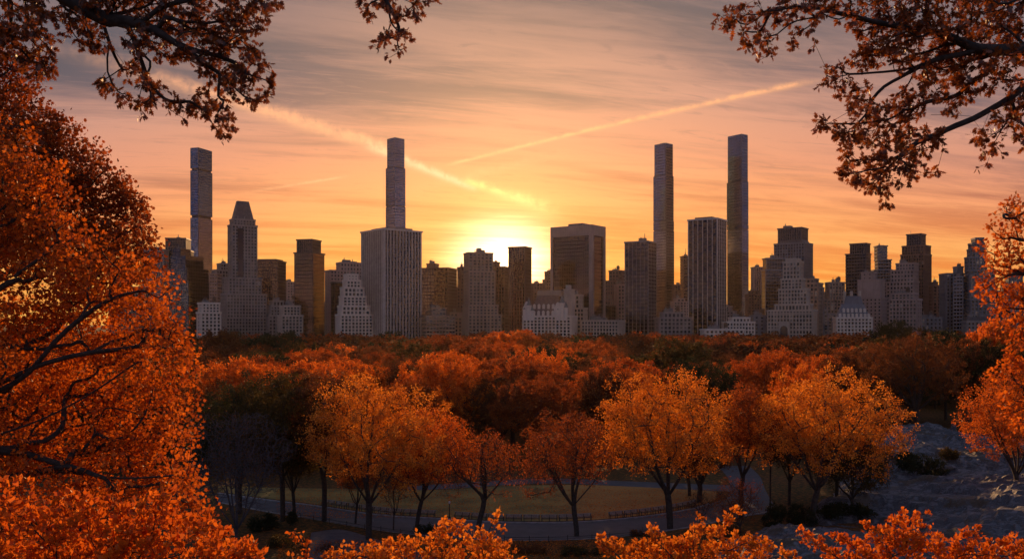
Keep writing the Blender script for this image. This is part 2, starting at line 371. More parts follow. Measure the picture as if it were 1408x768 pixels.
        for face, L in (('F', x1-x0), ('L', y1-y0), ('R', y1-y0), ('B', x1-x0)):
            nb = max(1, round(L/bay)); bw = L/nb; nf = max(1, round((z1-zb)/fl)); fh = (z1-zb)/nf
            if face == 'B': nb_ = range(0)
            if st == 'curtain':
                for i in range(1, nb): s.fb(fm, b, face, i*bw-.10, i*bw+.10, zb, z1, 0, .18)
                for j in range(nf): s.fb(fm, b, face, 0, L, zb+j*fh, zb+j*fh+.55, -.1, .10)
                for a0 in (0, L-.5): s.fb(fm, b, face, a0, a0+.5, zb, z1, -.1, .25)
            elif st == 'piers':
                pw = o['pier']
                for i in range(nb+1):
                    c = min(max(i*bw, pw/2), L-pw/2); s.fb(fm, b, face, c-pw/2, c+pw/2, 0, z1, -.2, pr)
                sf = s.g(s.frm, o.get('spandrel', 'frame_dark'))
                for j in range(nf): s.fb(sf, b, face, 0, L, zb+j*fh, zb+j*fh+.9, -.1, .12)
            elif st == 'bands':
                for j in range(nf): s.fb(fm, b, face, 0, L, zb+j*fh, zb+j*fh+fh*.45, -.1, pr)
                for i in range(nb+1):
                    c = min(max(i*bw, .3), L-.3); s.fb(fm, b, face, c-.3, c+.3, zb, z1, -.1, pr*.5)
            else:                                        # punched openings between real piers and spandrels
                f = min(o['fill']+.08, .7); pw = bw*(1-f); sh = fh*(1-f*1.08)
                for i in range(nb+1):
                    c = i*bw; a0, a1 = max(c-pw/2, 0), min(c+pw/2, L); s.fb(fm, b, face, a0, a1, max(z0, 0), z1, -.1, pr+(.35 if i % s.every == 0 else 0))
                for j in range(nf+1):
                    q0, q1 = zb+j*fh-sh/2, zb+j*fh+sh/2; s.fb(fm, b, face, 0, L, max(q0, zb-.1), min(q1, z1-.01), -.05, pr-.08)
                if face != 'B':
                    for j in range(nf):
                        for i in range(nb): s.windows.append((b, face, i*bw+pw/2, (i+1)*bw-pw/2, zb+j*fh+sh/2, zb+(j+1)*fh-sh/2))
                for q in o.get('belts', ()): s.fb(fm, b, face, -.2, L+.2, z0+(z1-z0)*q, z0+(z1-z0)*q+.8, pr-.1, pr+.45)
        cm = s.g(s.wallm, wk if not glass else o.get('capmat', wk)) if not glass else s.g(s.frm, fr)
        e = pr+.05
        if o['cornice']:
            for face, L in (('F', x1-x0), ('L', y1-y0), ('R', y1-y0), ('B', x1-x0)):
                s.fb(cm, b, face, -e-.4, L+e+.4, z1-(.9 if not glass else .5), z1+1.0, -.3, e+.35)
        cm.box(x0, x1, y0, y1, z1-.2, z1+.25)
    def panes(s):
        if not s.windows: return
        ws = s.windows
        if s.indiv:
            front = sorted([w for w in ws if w[1] == 'F' and w[4] > 14], key=lambda w: -w[4])[:100]; keep = set(map(id, front)); meshes = {}
            for w in front:
                b, face, a0, a1, z0, z1 = w; key = (round(a1-a0, 2), round(z1-z0, 2))
                if key not in meshes:
                    hw, hh = (a1-a0)/2+.04, (z1-z0)/2+.04; mb = MB().box(-hw, hw, -.06, .06, -hh, hh)
                    meshes[key] = mb.mesh('window'); meshes[key].materials.append(M['pane'])
                o = bpy.data.objects.new('window', meshes[key]); COL.objects.link(o); o.parent = s.root
                o.location = (b[0]+(a0+a1)/2, b[2]-.04, (z0+z1)/2)
            ws = [w for w in ws if id(w) not in keep]
        mb = MB()
        for b, face, a0, a1, z0, z1 in ws: s.fb(mb, b, face, a0-.04, a1+.04, z0-.04, z1+.04, -.05, .07)
        if ws: tag(mb.build('window', M['pane'], s.root), kind='stuff')

T = Bld
cur = dict(style='curtain', th=35, units=0, cornice=False)
# --- supertall towers
def supertall(label, Y, tiers, side, sp, breaks, crown=True):
    T_ = []
    for t in tiers: T_.append(t)
    b = Bld('skyscraper', label, Y, T_, side, sp, 38, 'curtain', 'frame_mid', 'g_blue', 2.9, 4.3, frame='frame_dark', units=0, cornice=False, dmin=4)
    return b
b = supertall('slender blue glass skyscraper with two dark recessed bands, farthest left of the four', 1350,
    [(264, 291, 404, dict(glass='g_silver')), (262, 292, 301, dict(glass='g_silver')), (264, 290, 297, dict(glass='g_black')), (262, 292, 236.5), (264, 290, 233.5, dict(glass='g_black')), (262, 291.5, 206)], 'R', .36, [])  # silver lower tiers: the low sky's reflection put into the glass colour
b = supertall('slender blue glass skyscraper rising behind the fluted white tower', 1300,
    [(530.5, 557.5, 285, dict(glass='g_silver')), (531.5, 556.5, 283.5, dict(glass='g_black')), (530.5, 557.3, 232), (532, 556, 230.5, dict(glass='g_black')), (532.4, 556, 191.5)], 'L', .55, [])  # lowest tier tinted silver to paint the mirrored low sky
b = supertall('slender blue glass skyscraper behind the dark tower with white ribs, left of the right pair', 1350,
    [(898.5, 926.7, 372, dict(glass='g_bronze')), (898.5, 926.7, 318, dict(glass='g_silver')), (899.5, 926, 316.5, dict(glass='g_black')), (898.5, 926.5, 305), (899, 926, 303.8, dict(glass='g_black')), (898.5, 926, 243), (899.5, 925, 241.5, dict(glass='g_black')), (900, 925, 199)], 'R', .62, [])  # bronze foot paints an orange reflection, silver tier the mirrored low sky
MB().box(-4, 4, -4, 4, 300, 306).build('mechanical_penthouse', M['frame_dark'], b.root)
b = supertall('tallest slender blue glass skyscraper, rightmost of the four', 1350,
    [(1000, 1029, 348, dict(glass='g_dark')), (1000, 1029, 317, dict(glass='g_silver')), (1001, 1028, 315.5, dict(glass='g_black')), (999.7, 1029, 310), (1001, 1028, 308.8, dict(glass='g_black')), (999.5, 1028.7, 251), (1001, 1028, 249.3, dict(glass='g_black')), (1000.8, 1028, 187)], 'R', .70, [])  # dark foot paints a slab's reflection, silver tier that of the low sky
# --- left group
T('office_tower', 'grey office block partly hidden by the orange maple at far left of the skyline', 1150, [(196, 232, 344)], 'R', .8, 15, 'piers', 'greystone', 'g_dark', 3.2, 3.9, frame='greystone', pier=.9)
T('office_tower', 'dark slab with a flat ribbed penthouse just left of the leftmost slender skyscraper', 1180, [(226, 266, 345), (228, 262, 329, dict(style='piers', glass='g_black', bay=2.2))], 'R', .8, 15, 'piers', 'dkstone', 'g_black', 3, 3.9, frame='frame_dark', pier=.7, units=1)
T('glass_tower', 'black glass tower with stepped shoulders in front of the leftmost slender skyscraper', 980, [(233, 292, 388), (233, 287, 370), (235, 280, 353), (237, 262, 343)], 'R', .45, 35, 'curtain', 'dkstone', 'g_dark', 3, 4, frame='frame_dark', units=1, cornice=False)
T('apartment_block', 'small pale apartment block with square windows beside the orange maple', 870, [(272, 302, 430), (274, 300, 417)], 'L', .88, 20, 'punched', 'white', bay=3.6, floor=3.6, fill=.52, indiv=True, tank=1)
T('office_tower', 'grey-brown tower with a small penthouse between slender skyscraper and pointed stone tower', 1050, [(292, 318, 372), (300, 313, 363)], 'L', .8, 18, 'punched', 'greystone', bay=3.4, fill=.55)
T('apartment_block', 'narrow slab in the pinkish tone of a lit strip, left of the pointed stone tower', 960, [(289, 303, 377)], 'R', .75, 20, 'bands', 'pink', 'g_bronze', 3, 3.6, frame='pink')  # pink stone carries the brightness of a lit strip in its colour
b = T('stone_tower', 'stone tower with a steep pointed roof and broad stepped base', 920, [(303, 366, 437), (304, 366, 405), (308, 359, 383), (314, 353, 311), (317, 350, 303), (321, 346, 296), (322, 346, 277, dict(style='taper', wall='slate', tx=.26, ty=.3))], 'L', .86, 18, 'punched', 'greystone', bay=3.6, floor=3.7, fill=.56, units=0, tank=1, belts=(.5,) if False else ()) if False else Bld('stone_tower', 'stone tower with a steep pointed slate roof and broad stepped base', 920, [(303, 366, 437), (304, 366, 405), (308, 359, 383), (314, 353, 311), (317, 350, 303, dict(belts=(.1,))), (318, 349, 277, dict(style='taper', wall='slate', tx=.21, ty=.3))], 'L', .86, 18, 'punched', 'greystone', bay=3.6, floor=3.7, fill=.56, units=0)
bb = b.boxes[3][0]; g = MB(); w = bb[1]-bb[0]
g.box(bb[0]+w*.22, bb[0]+w*.44, bb[2]-.9, bb[2]-.1, bb[4], bb[5]-3); g.build('tower_and_shade_strip', M['g_black'], b.root)  # black glass strip paints the shade of a vertical recess in the shaft
T('office_tower', 'brown glass block with a gently curved top right of the pointed stone tower', 1040, [(353, 393, 360), (356, 388, 358)], 'R', .72, 22, 'piers', 'brick', 'g_bronze', 3, 3.9, frame='brick', pier=.6, units=0)
T('apartment_block', 'stepped grey masonry block below the curved brown block', 930, [(365, 398, 434), (368, 392, 421), (372, 388, 414)], 'L', .85, 18, 'punched', 'greystone', bay=3.6, tank=1)
T('apartment_block', 'low pale block with rows of tall windows in front of the dark glass tower base', 870, [(383, 415, 434), (386, 411, 421)], 'L', .88, 18, 'punched', 'lime', bay=3.4, floor=3.5, fill=.55, indiv=True)
T('office_tower', 'thin far grey tower seen between curved brown block and dark glass tower', 1300, [(392, 406, 388)], 'L', .8, 18, 'punched', 'pink', bay=4)
b = T('glass_tower', 'dark bronze glass tower with sloping shoulders and a flat crown', 960, [(405, 446, 349), (408.5, 441, 331, dict(style='piers', bay=2.5, glass='g_black'))], 'R', .62, 28, 'curtain', 'dkstone', 'g_bronze', 2.8, 3.9, frame='frame_dark', units=0)
# angled bays that catch the sunset
bb = b.boxes[0][0]
T('office_tower', 'pinkish grey block with roof plant right of the bronze glass tower', 1050, [(447, 498, 373), (463, 498, 362)], 'L', .85, 18, 'punched', 'pink', bay=3.8, fill=.4, units=3)
T('office_tower', 'narrow dark slab behind the stepped white apartment tower', 960, [(456, 472, 389)], 'L', .8, 18, 'curtain', 'dkstone', 'g_black', units=0)
T('apartment_tower', 'stepped white apartment tower left of the fluted tower', 870, [(462, 512, 433), (465, 508, 421), (467, 503, 408), (469, 499, 396), (473, 494, 386), (475, 490, 378, dict(fill=.3))], 'L', .86, 18, 'punched', 'white', bay=3.5, floor=3.5, fill=.55, indiv=True, units=1)
b = T('fluted_tower', 'broad tower of close white vertical fins over dark glass', 890, [(497.5, 578.5, 319.5)], 'L', .62, 32, 'piers', 'white', 'g_black', 3.5, 3.8, frame='frame_light', pier=1.1, proud=1.1, units=0)
bb = b.boxes[0][0]; MB().box(bb[0]+8, bb[1]-6, bb[2]+6, bb[3]-5, bb[5], bb[5]+3.5).build('rooftop_unit', M['rooftop'], b.root)
T('office_tower', 'warm brown block with a reflecting glass front right of the fluted tower', 1000, [(579, 628, 370), (587, 603, 363, dict(style='blank'))], 'R', .75, 20, 'piers', 'brick', 'g_bronze', 4, 3.9, frame='brick', pier=.6)
T('apartment_block', 'low brown brick block right of the fluted tower base', 880, [(580, 626, 435), (590, 612, 424, dict(fill=.35))], 'L', .86, 18, 'bands', 'tan', 'g_dark', 3.4, 3.6, frame='tan')
T('office_tower', 'narrow brown slab left of the crowned stepped hotel', 1020, [(620, 641, 396), (631, 639, 368)], 'L', .8, 18, 'punched', 'brick', bay=3.8, fill=.4)
b = T('stepped_hotel', 'stepped pale hotel with a lattice crown on its roof beside the sun', 880, [(636, 689, 433), (637, 684, 420), (638.5, 680, 374), (638.5, 677, 349)], 'L', .84, 18, 'punched', 'tan', bay=3.6, floor=3.5, fill=.52, indiv=True, units=1)
bb = b.boxes[-1][0]; g = MB(); xm = (bb[0]+bb[1])/2
for i in range(5):
    for j in (0, 1): g.box(xm-3.6+i*1.7, xm-3.1+i*1.7, bb[2]+3+j*5, bb[2]+3.5+j*5, bb[5], bb[5]+3.6)
for h_ in (1.6, 3.4): g.box(xm-3.9, xm+4.1, bb[2]+2.9, bb[2]+8.6, bb[5]+h_, bb[5]+h_+.35)
g.box(xm-2.2, xm+2.4, bb[2]+4, bb[2]+7.5, bb[5]+3.7, bb[5]+5.6); g.build('roof_crown', M['frame_mid'], b.root)
T('office_tower', 'orange-lit slab squeezed between the crowned hotel and the plain slab by the sun', 1020, [(674, 702, 368), (676, 686, 361)], 'R', .7, 20, 'piers', 'brick', 'g_bronze', 3.4, 3.9, frame='brick', pier=.8, units=1)
T('office_tower', 'plain flat-topped slab just right of the setting sun', 940, [(699.5, 730.5, 341)], 'R', .72, 22, 'piers', 'brick', 'g_bronze', 3.0, 3.8, frame='brick', pier=1.0, units=0)
T('office_tower', 'short far block right of the plain slab by the sun', 1200, [(731, 745, 390)], 'L', .8, 18, 'punched', 'brick', bay=3.8)
T('office_tower', 'thin brown far tower against the left edge of the big framed slab', 1150, [(747, 764, 385), (750, 764, 374)], 'L', .8, 18, 'punched', 'brick', bay=3.8)
# --- chateau hotel
b = T('chateau_hotel', 'white chateau hotel with corner turrets and a steep dark mansard roof', 870, [(720.5, 792, 435, dict(belts=(.9,)))], 'R', .9, 16, 'punched', 'white', bay=3.3, floor=3.5, fill=.52, indiv=True, units=0, dmin=24)
b1 = b.boxes[0][0]; x0, x1, y0, y1, _, zt = b1; k = .725; w = x1-x0
MB().box(x0+w*.16, x0+w*.80, y0+1.5, y1-1.5, zt, zt+21, 4, 5).build('mansard_roof', M['redslate'], b.root)
MB().box(x0+w*.24, x0+w*.78, y0+7, y1-5, zt+20, zt+26, 1, 1).build('roof_block', M['tan'], b.root)
for ga, gb, gh in ((.0, .15, 15), (.66, .80, 14)):
    MB().box(x0+w*ga, x0+w*gb, y0-.9, y0+3, zt-.5, zt+gh*.55).box(x0+w*ga-.2, x0+w*gb+.2, y0-.9, y0+3, zt+gh*.55, zt+gh, w*(gb-ga)*.46, 0).build('gable', M['white'], b.root)
for fx in (.22, .32, .42, .52, .62):
    for zz_ in (1.0, 7.5):
        xx = x0+w*fx; yy = y0+1.5+zz_/18*4
        MB().box(xx-1.2, xx+1.2, yy-.8, yy+2.5, zt+zz_, zt+zz_+3.4).box(xx-1.5, xx+1.5, yy-1.0, yy+2.5, zt+zz_+3.4, zt+zz_+5, 1.4, 0).build('dormer', M['white'], b.root)
for fx, rr, hh in ((.03, 2.2, 11), (.115, 2.6, 17), (.19, 1.8, 9), (.74, 1.8, 10), (.82, 2.6, 20), (.90, 2.0, 13)):
    t_ = MB().cyl(x0+w*fx, y0+rr*.4, zt-4, zt+hh*.62, rr, rr, 12).cyl(x0+w*fx, y0+rr*.4, zt+hh*.62, zt+hh*.66, rr*1.15, rr*1.15, 12).build('turret', M['white'], b.root)
    MB().cyl(x0+w*fx, y0+rr*.4, zt+hh*.66, zt+hh+2, rr*1.1, .1, 12).build('turret_roof', M['copper'], t_)
g = MB().box(x0+w*.84, x0+w*1.0, y0+3, y0+17, zt-2, zt+26); g.box(x0+w*.83, x0+w*1.01, y0+2.5, y0+17.5, zt+26, zt+27)
for i in range(4): g.box(x0+w*(.86+i*.035), x0+w*(.872+i*.035), y0+2.6, y0+3.2, zt, zt+25)
g.box(x0+w*.87, x0+w*.95, y0+5, y0+13, zt+27, zt+31); g.build('tower_and_shade_strip', M['lime'], b.root)
T('hotel_wing', 'pale stepped wing at the right end of the white chateau hotel', 900, [(786, 807, 424), (788, 800, 406)], 'R', .8, 18, 'punched', 'lime', bay=3.6, fill=.5)
# --- framed slab
b = Bld('office_tower', 'big dark glass slab inside a pale stone frame with a wide blank top band', 930, [(759.5, 830, 313.5, dict(style='curtain'))], 'R', .76, 30, 'curtain', 'pink', 'g_bronze', 2.8, 3.9, frame='frame_dark', units=0, cornice=False)
x0, x1, y0, y1, _, zt = b.boxes[0][0]; g = MB(); e = 1.6
g.box(x0-e, x1+e, y0-e, y0-.2, zt-10, zt+1); g.box(x0-e, x1+e, y1+.2, y1+e, zt-10, zt+1)
g.box(x0-e-.01, x0-.2, y0-.2, y1+.2, zt-10, zt+1); g.box(x1+.2, x1+e+.01, y0-.2, y1+.2, zt-10, zt+1)
g.box(x1-2.5, x1+e-.01, y0-e+.01, y0+2.4, 0, zt-10); g.box(x1-.5, x1+e-.01, y1-2.4, y1+e-.01, 0, zt-10); g.box(x0-e+.01, x0+1.2, y0-e+.01, y0+2.0, 0, zt-10)
g.box(x0, x1, y0, y1, zt-.5, zt+.4); g.build('stone_frame', M['pink'], b.root)
MB().box(x0+(x1-x0)*.35, x0+(x1-x0)*.72, y0+5, y1-5, zt+.2, zt+4).build('rooftop_unit', M['rooftop'], b.root)
T('hotel_block', 'low pale hotel with a crowded roof terrace below the framed slab', 865, [(800, 859, 441, dict(belts=(.85,)))], 'R', .84, 18, 'punched', 'lime', bay=3.3, floor=3.5, fill=.55, indiv=True, units=5, tank=1)
T('office_block', 'small grey glass block behind the low hotel with roof terrace', 960, [(822, 848, 421)], 'R', .7, 20, 'curtain', 'greystone', 'g_silver')
T('office_tower', 'brown tower between the framed slab and the ribbed dark tower', 1080, [(829, 861, 387), (838, 860, 373)], 'R', .75, 20, 'punched', 'brick', bay=3.8, fill=.45)
T('apartment_tower', 'pale narrow tower touching the ribbed dark tower on its left', 960, [(846, 862, 392)], 'L', .8, 18, 'punched', 'pink', bay=3.2)
# --- ribbed towers
b = T('ribbed_tower', 'dark tower with thin white ribs left of the right pair of slender skyscrapers', 900, [(859.5, 902, 334)], 'R', .74, 22, 'piers', 'dkstone', 'g_black', 4.2, 3.8, frame='frame_mid', pier=.45, proud=.5, units=1)
bb = b.boxes[0][0]; MB().cyl(bb[1]-6, bb[2]+6, bb[5], bb[5]+9, .5, .3, 6).build('antenna', M['frame_dark'], b.root)
T('office_tower', 'far brown block right of the left one of the right pair of slender skyscrapers', 1300, [(925, 939, 392)], 'L', .8, 18, 'punched', 'brick', bay=4)
b = T('office_tower', 'thin far tower with a mast left of the tall white ribbed tower', 1250, [(936, 949, 353)], 'L', .75, 20, 'bands', 'brick', 'g_bronze', 4, 4, frame='brick')
bb = b.boxes[0][0]; MB().cyl((bb[0]+bb[1])/2, bb[2]+6, bb[5], bb[5]+12, .5, .2, 6).build('antenna', M['frame_dark'], b.root)
T('apartment_block', 'low grey block at the foot of the left ribbed tower', 880, [(900, 950, 437), (908, 940, 430)], 'L', .85, 18, 'punched', 'greystone', bay=3.8, units=3)
T('ribbed_tower', 'tall dark tower with strong white vertical ribs and a flat penthouse', 905, [(946.5, 998.5, 303.5), (956, 986, 300, dict(style='blank', wall='dkstone'))], 'R', .76, 22, 'piers', 'dkstone', 'g_black', 5.0, 3.8, frame='frame_light', pier=.6, proud=.6, units=0)
T('low_terrace_building', 'long low white building at the tree line below the tall ribbed tower', 850, [(963, 1022, 453)], 'L', .88, 18, 'punched', 'white', bay=4, fill=.45, units=2)
T('apartment_block', 'white block with uneven roof steps right of the tall ribbed tower', 880, [(993, 1037, 443), (1003, 1030, 437)], 'L', .85, 18, 'punched', 'white', bay=3.5, units=4, tank=1)
T('apartment_block', 'plain grey block left of the grand arched stone building', 885, [(1032, 1058, 434)], 'L', .85, 18, 'punched', 'bluestone', bay=5, fill=.3)
T('office_tower', 'pale far block with fine vertical lines right of the tallest slender skyscraper', 1250, [(1033, 1052, 368)], 'L', .82, 18, 'piers', 'pink', 'g_bronze', 3, 3.9, frame='pink')
T('office_tower', 'black glass block with two flat roofs behind the grand arched stone building', 1000, [(1047, 1082, 372), (1049, 1080, 356)], 'L', .84, 18, 'curtain', 'dkstone', 'g_black', 3.2, 3.9, frame='frame_mid', units=1)
T('office_tower', 'large grey tower with a tall ribbed crown and sloped shoulders', 1080, [(1065, 1117, 336), (1068, 1114, 331, dict(style='taper', wall='slate', tx=.06, ty=.06)), (1070, 1110.5, 315, dict(style='piers', glass='g_black', bay=3, pier=1.2, proud=.6, frame='slate'))], 'R', .78, 20, 'punched', 'bluestone', bay=3.4, floor=3.8, fill=.6, units=1)
b = T('grand_stone_building', 'grand stepped stone building with an arched portal and central tower', 868, [(1055.5, 1123, 427, dict(belts=(.55, .93))), (1066, 1117, 419), (1071, 1113, 398), (1075, 1106, 384), (1078, 1103, 361), (1081, 1100, 356, dict(style='blank'))], 'R', .9, 14, 'punched', 'lime', bay=3.6, floor=3.7, fill=.5, indiv=True, units=1)
bb = b.boxes[0][0]; g = MB(); xm = bb[0]+(bb[1]-bb[0])*.38
g.box(xm-5.5, xm+5.5, bb[2]-1.6, bb[2]-.1, 6, 30); g.cyl(0, 0, 0, 0.01, .01, .01, 3); g.build('portal', M['lime'], b.root)
g = MB(); pts = [(xm-3.6, bb[2]-1.75, 6)]+[(xm+3.6*cos(pi-a_), bb[2]-1.75, 22+3.6*sin(a_)) for a_ in np.linspace(0, pi, 11)]+[(xm+3.6, bb[2]-1.75, 6)]
n_ = len(pts); g.v = [tuple(p) for p in pts]+[(p[0], p[1]+.3, p[2]) for p in pts]; g.f = [tuple(range(n_)), tuple(range(2*n_-1, n_-1, -1))]+[(i, i+n_, (i+1) % n_+n_, (i+1) % n_) for i in range(n_)]
g.build('arched_window', M['pane'], b.root)
T('apartment_block', 'tan block with a dark glazed notch right of the grand stone building', 930, [(1104, 1131, 390), (1110, 1124, 384)], 'R', .75, 18, 'punched', 'tan', bay=3.6, units=2)
T('apartment_block', 'short brown block left of the ornate white building with dormers', 960, [(1128, 1160, 412), (1136, 1160, 389)], 'L', .85, 18, 'punched', 'tan', bay=3.8, units=2, tank=1)
b = T('ornate_building', 'white ornate building with a steep roof full of dormers', 868, [(1145.5, 1198.5, 437, dict(belts=(.9,)))], 'L', .9, 15, 'punched', 'white', bay=3.6, floor=3.6, fill=.5, indiv=True, units=0)
x0, x1, y0, y1, _, zt = b.boxes[0][0]; w = x1-x0
MB().box(x0+1, x1-1, y0+1, y1-1, zt, zt+14, 5, 5).box(x0+w*.25, x1-w*.2, y0+6, y1-6, zt+14, zt+22, 2, 1).build('mansard_roof', M['bluestone'], b.root)
for fx in (.1, .22, .34, .46, .58, .70, .82, .92):
    for zz_ in (.4, 5.6):
        xx = x0+w*fx
        if zz_ > 5 and fx in (.1, .92): continue
        yy = y0+1+zz_/14*5
        MB().box(xx-1.1, xx+1.1, yy-.8, yy+3, zt+zz_, zt+zz_+3).box(xx-1.4, xx+1.4, yy-1, yy+3, zt+zz_+3, zt+zz_+4.2, 1.3, 0).build('dormer', M['white'], b.root)
for fx in (.3, .5, .74): MB().box(x0+w*fx-1.2, x0+w*fx+1.2, y0+9, y0+12, zt+13, zt+27).build('chimney', M['lime'], b.root)
T('office_tower', 'dark tower with a lower left shoulder behind the pale windowless block', 1020, [(1163, 1197, 350), (1169, 1196, 336, dict(style='piers', glass='g_black', bay=2.5, frame='frame_dark'))], 'R', .8, 18, 'bands', 'dkstone', 'g_black', 3.2, 3.8, frame='frame_dark', units=0)
T('office_tower', 'slim banded grey tower with a round penthouse right of the dark shouldered tower', 1060, [(1197, 1226, 372), (1203, 1225, 358), (1203, 1219, 339), (1205, 1214, 338, dict(style='blank'))], 'L', .8, 18, 'bands', 'bluestone', 'g_dark', 3.2, 3.8, frame='bluestone', units=1)
T('apartment_tower', 'pale nearly windowless block with a square penthouse', 945, [(1179, 1219, 410, dict(fill=.35)), (1179, 1217, 385, dict(style='blank')), (1186, 1204, 375, dict(fill=.2, bay=5))], 'R', .82, 18, 'punched', 'pink', bay=4, units=1)
T('apartment_tower', 'light grey stepped block in front of the tall dark stepped tower', 950, [(1219, 1263, 388), (1225, 1262, 372), (1233, 1262, 363)], 'R', .84, 18, 'punched', 'pink', bay=3.6, fill=.45, tank=1)
b = T('office_tower', 'tall dark stepped tower at the right with a short mast', 1040, [(1239, 1280, 351), (1241, 1279, 339), (1247, 1272.5, 323, dict(style='piers', bay=2.6, frame='frame_dark', glass='g_black'))], 'R', .76, 20, 'punched', 'brick', bay=3.2, floor=3.7, fill=.6, units=0)
bb = b.boxes[-1][0]; MB().cyl(bb[0]+3, bb[2]+4, bb[5], bb[5]+5, .4, .2, 6).build('antenna', M['frame_dark'], b.root)
T('apartment_block', 'broad tan apartment block with a pale cornice at the tree line, right half', 875, [(1223, 1267, 412, dict(belts=(.85,))), (1226, 1262, 404)], 'R', .84, 18, 'punched', 'pink', bay=3.5, floor=3.6, fill=.5, indiv=True, units=3, tank=1)
T('apartment_block', 'narrow brown block right of the tall dark stepped tower', 1000, [(1279, 1293, 393), (1281, 1288, 388, dict(style='blank'))], 'L', .8, 18, 'punched', 'brick', bay=3.6)
T('apartment_block', 'small grey block at the tree line left of the flat blue-grey tower', 890, [(1262, 1294, 437)], 'L', .85, 18, 'punched', 'bluestone', bay=3.6, tank=1)
T('apartment_tower', 'flat blue-grey tower with a narrow raised corner', 930, [(1292, 1325, 377), (1312, 1323, 367, dict(style='blank'))], 'L', .72, 22, 'punched', 'bluestone', bay=3.8, fill=.48, units=2)
T('office_tower', 'dark horizontally striped tower left of the wedding-cake tower', 915, [(1311, 1330, 381)], 'R', .7, 20, 'bands', 'frame_mid', 'g_black', 3.4, 3.7, frame='frame_mid')
T('apartment_tower', 'grey wedding-cake tower with narrow top steps behind the right leaf spray', 905, [(1325, 1381, 412), (1327, 1367, 372), (1327, 1356, 354), (1331, 1354, 343), (1333, 1352, 335), (1338, 1350, 328)], 'L', .82, 18, 'punched', 'bluestone', bay=3.6, fill=.5, units=0)
T('apartment_block', 'low pale block with a dark flat roof in front of the wedding-cake tower', 865, [(1322, 1377, 442), (1324, 1362, 436, dict(style='blank', wall='slate'))], 'L', .85, 18, 'punched', 'greystone', bay=3.6, units=3)
T('apartment_tower', 'grey block almost hidden by leaves at the right edge of the skyline', 930, [(1376, 1418, 390), (1384, 1404, 380)], 'L', .85, 18, 'punched', 'bluestone', bay=3.8, tank=1)
T('apartment_block', 'white block behind the leaves right of the wedding-cake tower', 880, [(1378, 1440, 428)], 'L', .85, 18, 'punched', 'greystone', bay=3.8)
# --- low rows filling the gaps further back
fills = [(150, 200, 395, 'tan'), (262, 292, 415, 'dkstone'), (345, 372, 405, 'brick'), (395, 412, 418, 'greystone'), (440, 466, 425, 'greystone'), (574, 590, 420, 'brick'), (615, 645, 436, 'tan'), (684, 722, 425, 'brick'), (728, 760, 418, 'brick'),
         (826, 866, 428, 'tan'), (922, 952, 415, 'pink'), (995, 1012, 428, 'greystone'), (1025, 1052, 405, 'brick'), (1115, 1150, 432, 'greystone'), (1118, 1140, 402, 'tan'), (1150, 1182, 428, 'brick'), (1194, 1226, 420, 'bluestone'), (1262, 1296, 418, 'tan'), (1284, 1312, 425, 'greystone'), (1363, 1384, 405, 'bluestone')]
adj = {'tan': 'tan brick', 'dkstone': 'dark stone', 'brick': 'brown brick', 'greystone': 'grey stone', 'pink': 'pinkish granite', 'bluestone': 'blue-grey'}
near_ = ['behind the maple at far left', 'under the leftmost slender skyscraper', 'right of the pointed stone tower base', 'left of the bronze glass tower foot', 'between bronze glass tower and stepped white tower', 'right of the fluted tower foot', 'left of the crowned hotel foot', 'at the foot of the sunlit slabs', 'peeping over the left turrets of the chateau hotel',
         'behind the low hotel with roof terrace', 'between the two ribbed towers', 'right of the tall ribbed tower foot', 'below the tallest slender skyscraper', 'right of the grand stone building', 'behind the tan notched block', 'behind the ornate white building', 'below the slim banded tower', 'right of the broad tan apartment block', 'left of the flat blue-grey tower', 'right of the wedding-cake tower']
for (a0, a1, yt, m_), nn in zip(fills, near_):
    Yb = random.uniform(1080, 1180) if yt < 430 else random.uniform(940, 990)
    T('city_block', 'low %s city block %s' % (adj[m_], nn), Yb, [(a0, a1, yt), (a0+(a1-a0)*.2, a0+(a1-a0)*.6, yt-random.uniform(3, 7))], random.choice('LR'), .84, 18, 'punched', m_, bay=4.0, fill=.45, units=2, tank=random.choice((0, 1)))
# ------------------------------------------------------------------ branching: greedy dendrite growth from limbs to points
def grow(P, base, bpar, bf=.3):
    P = np.asarray(P, float); n = len(P); N = [np.array(b, float) for b in base]; par = list(bpar); path = []
    for i, p in enumerate(par): path.append(0. if p < 0 else path[p]+np.linalg.norm(N[i]-N[p]))
    best = np.full(n, 1e9); bp = np.zeros(n, int); bd = np.zeros(n); done = np.zeros(n, bool)
    for i in range(len(N)):
        d = np.linalg.norm(P-N[i], axis=1); c = d+bf*path[i]; k = c < best; best[k] = c[k]; bp[k] = i; bd[k] = d[k]
    idx = np.full(n, -1)
    for _ in range(n):
        j = int(np.argmin(np.where(done, 1e18, best))); done[j] = True
        N.append(P[j]); par.append(int(bp[j])); path.append(path[bp[j]]+bd[j]); i = len(N)-1; idx[j] = i
        d = np.linalg.norm(P-P[j], axis=1); c = d+bf*path[i]; k = (c < best) & ~done; best[k] = c[k]; bp[k] = i; bd[k] = d[k]
    return np.array(N), np.array(par), idx
def radii(par, r0, r1, e=2.3):
    n = len(par); w = np.zeros(n)
    for i in range(n-1, -1, -1):
        if w[i] == 0: w[i] = 1
        if par[i] >= 0: w[par[i]] += w[i]
    r = w**(1/e); r = (r-r.min())/(r.max()-r.min()+1e-9); return r1+(r0-r1)*r
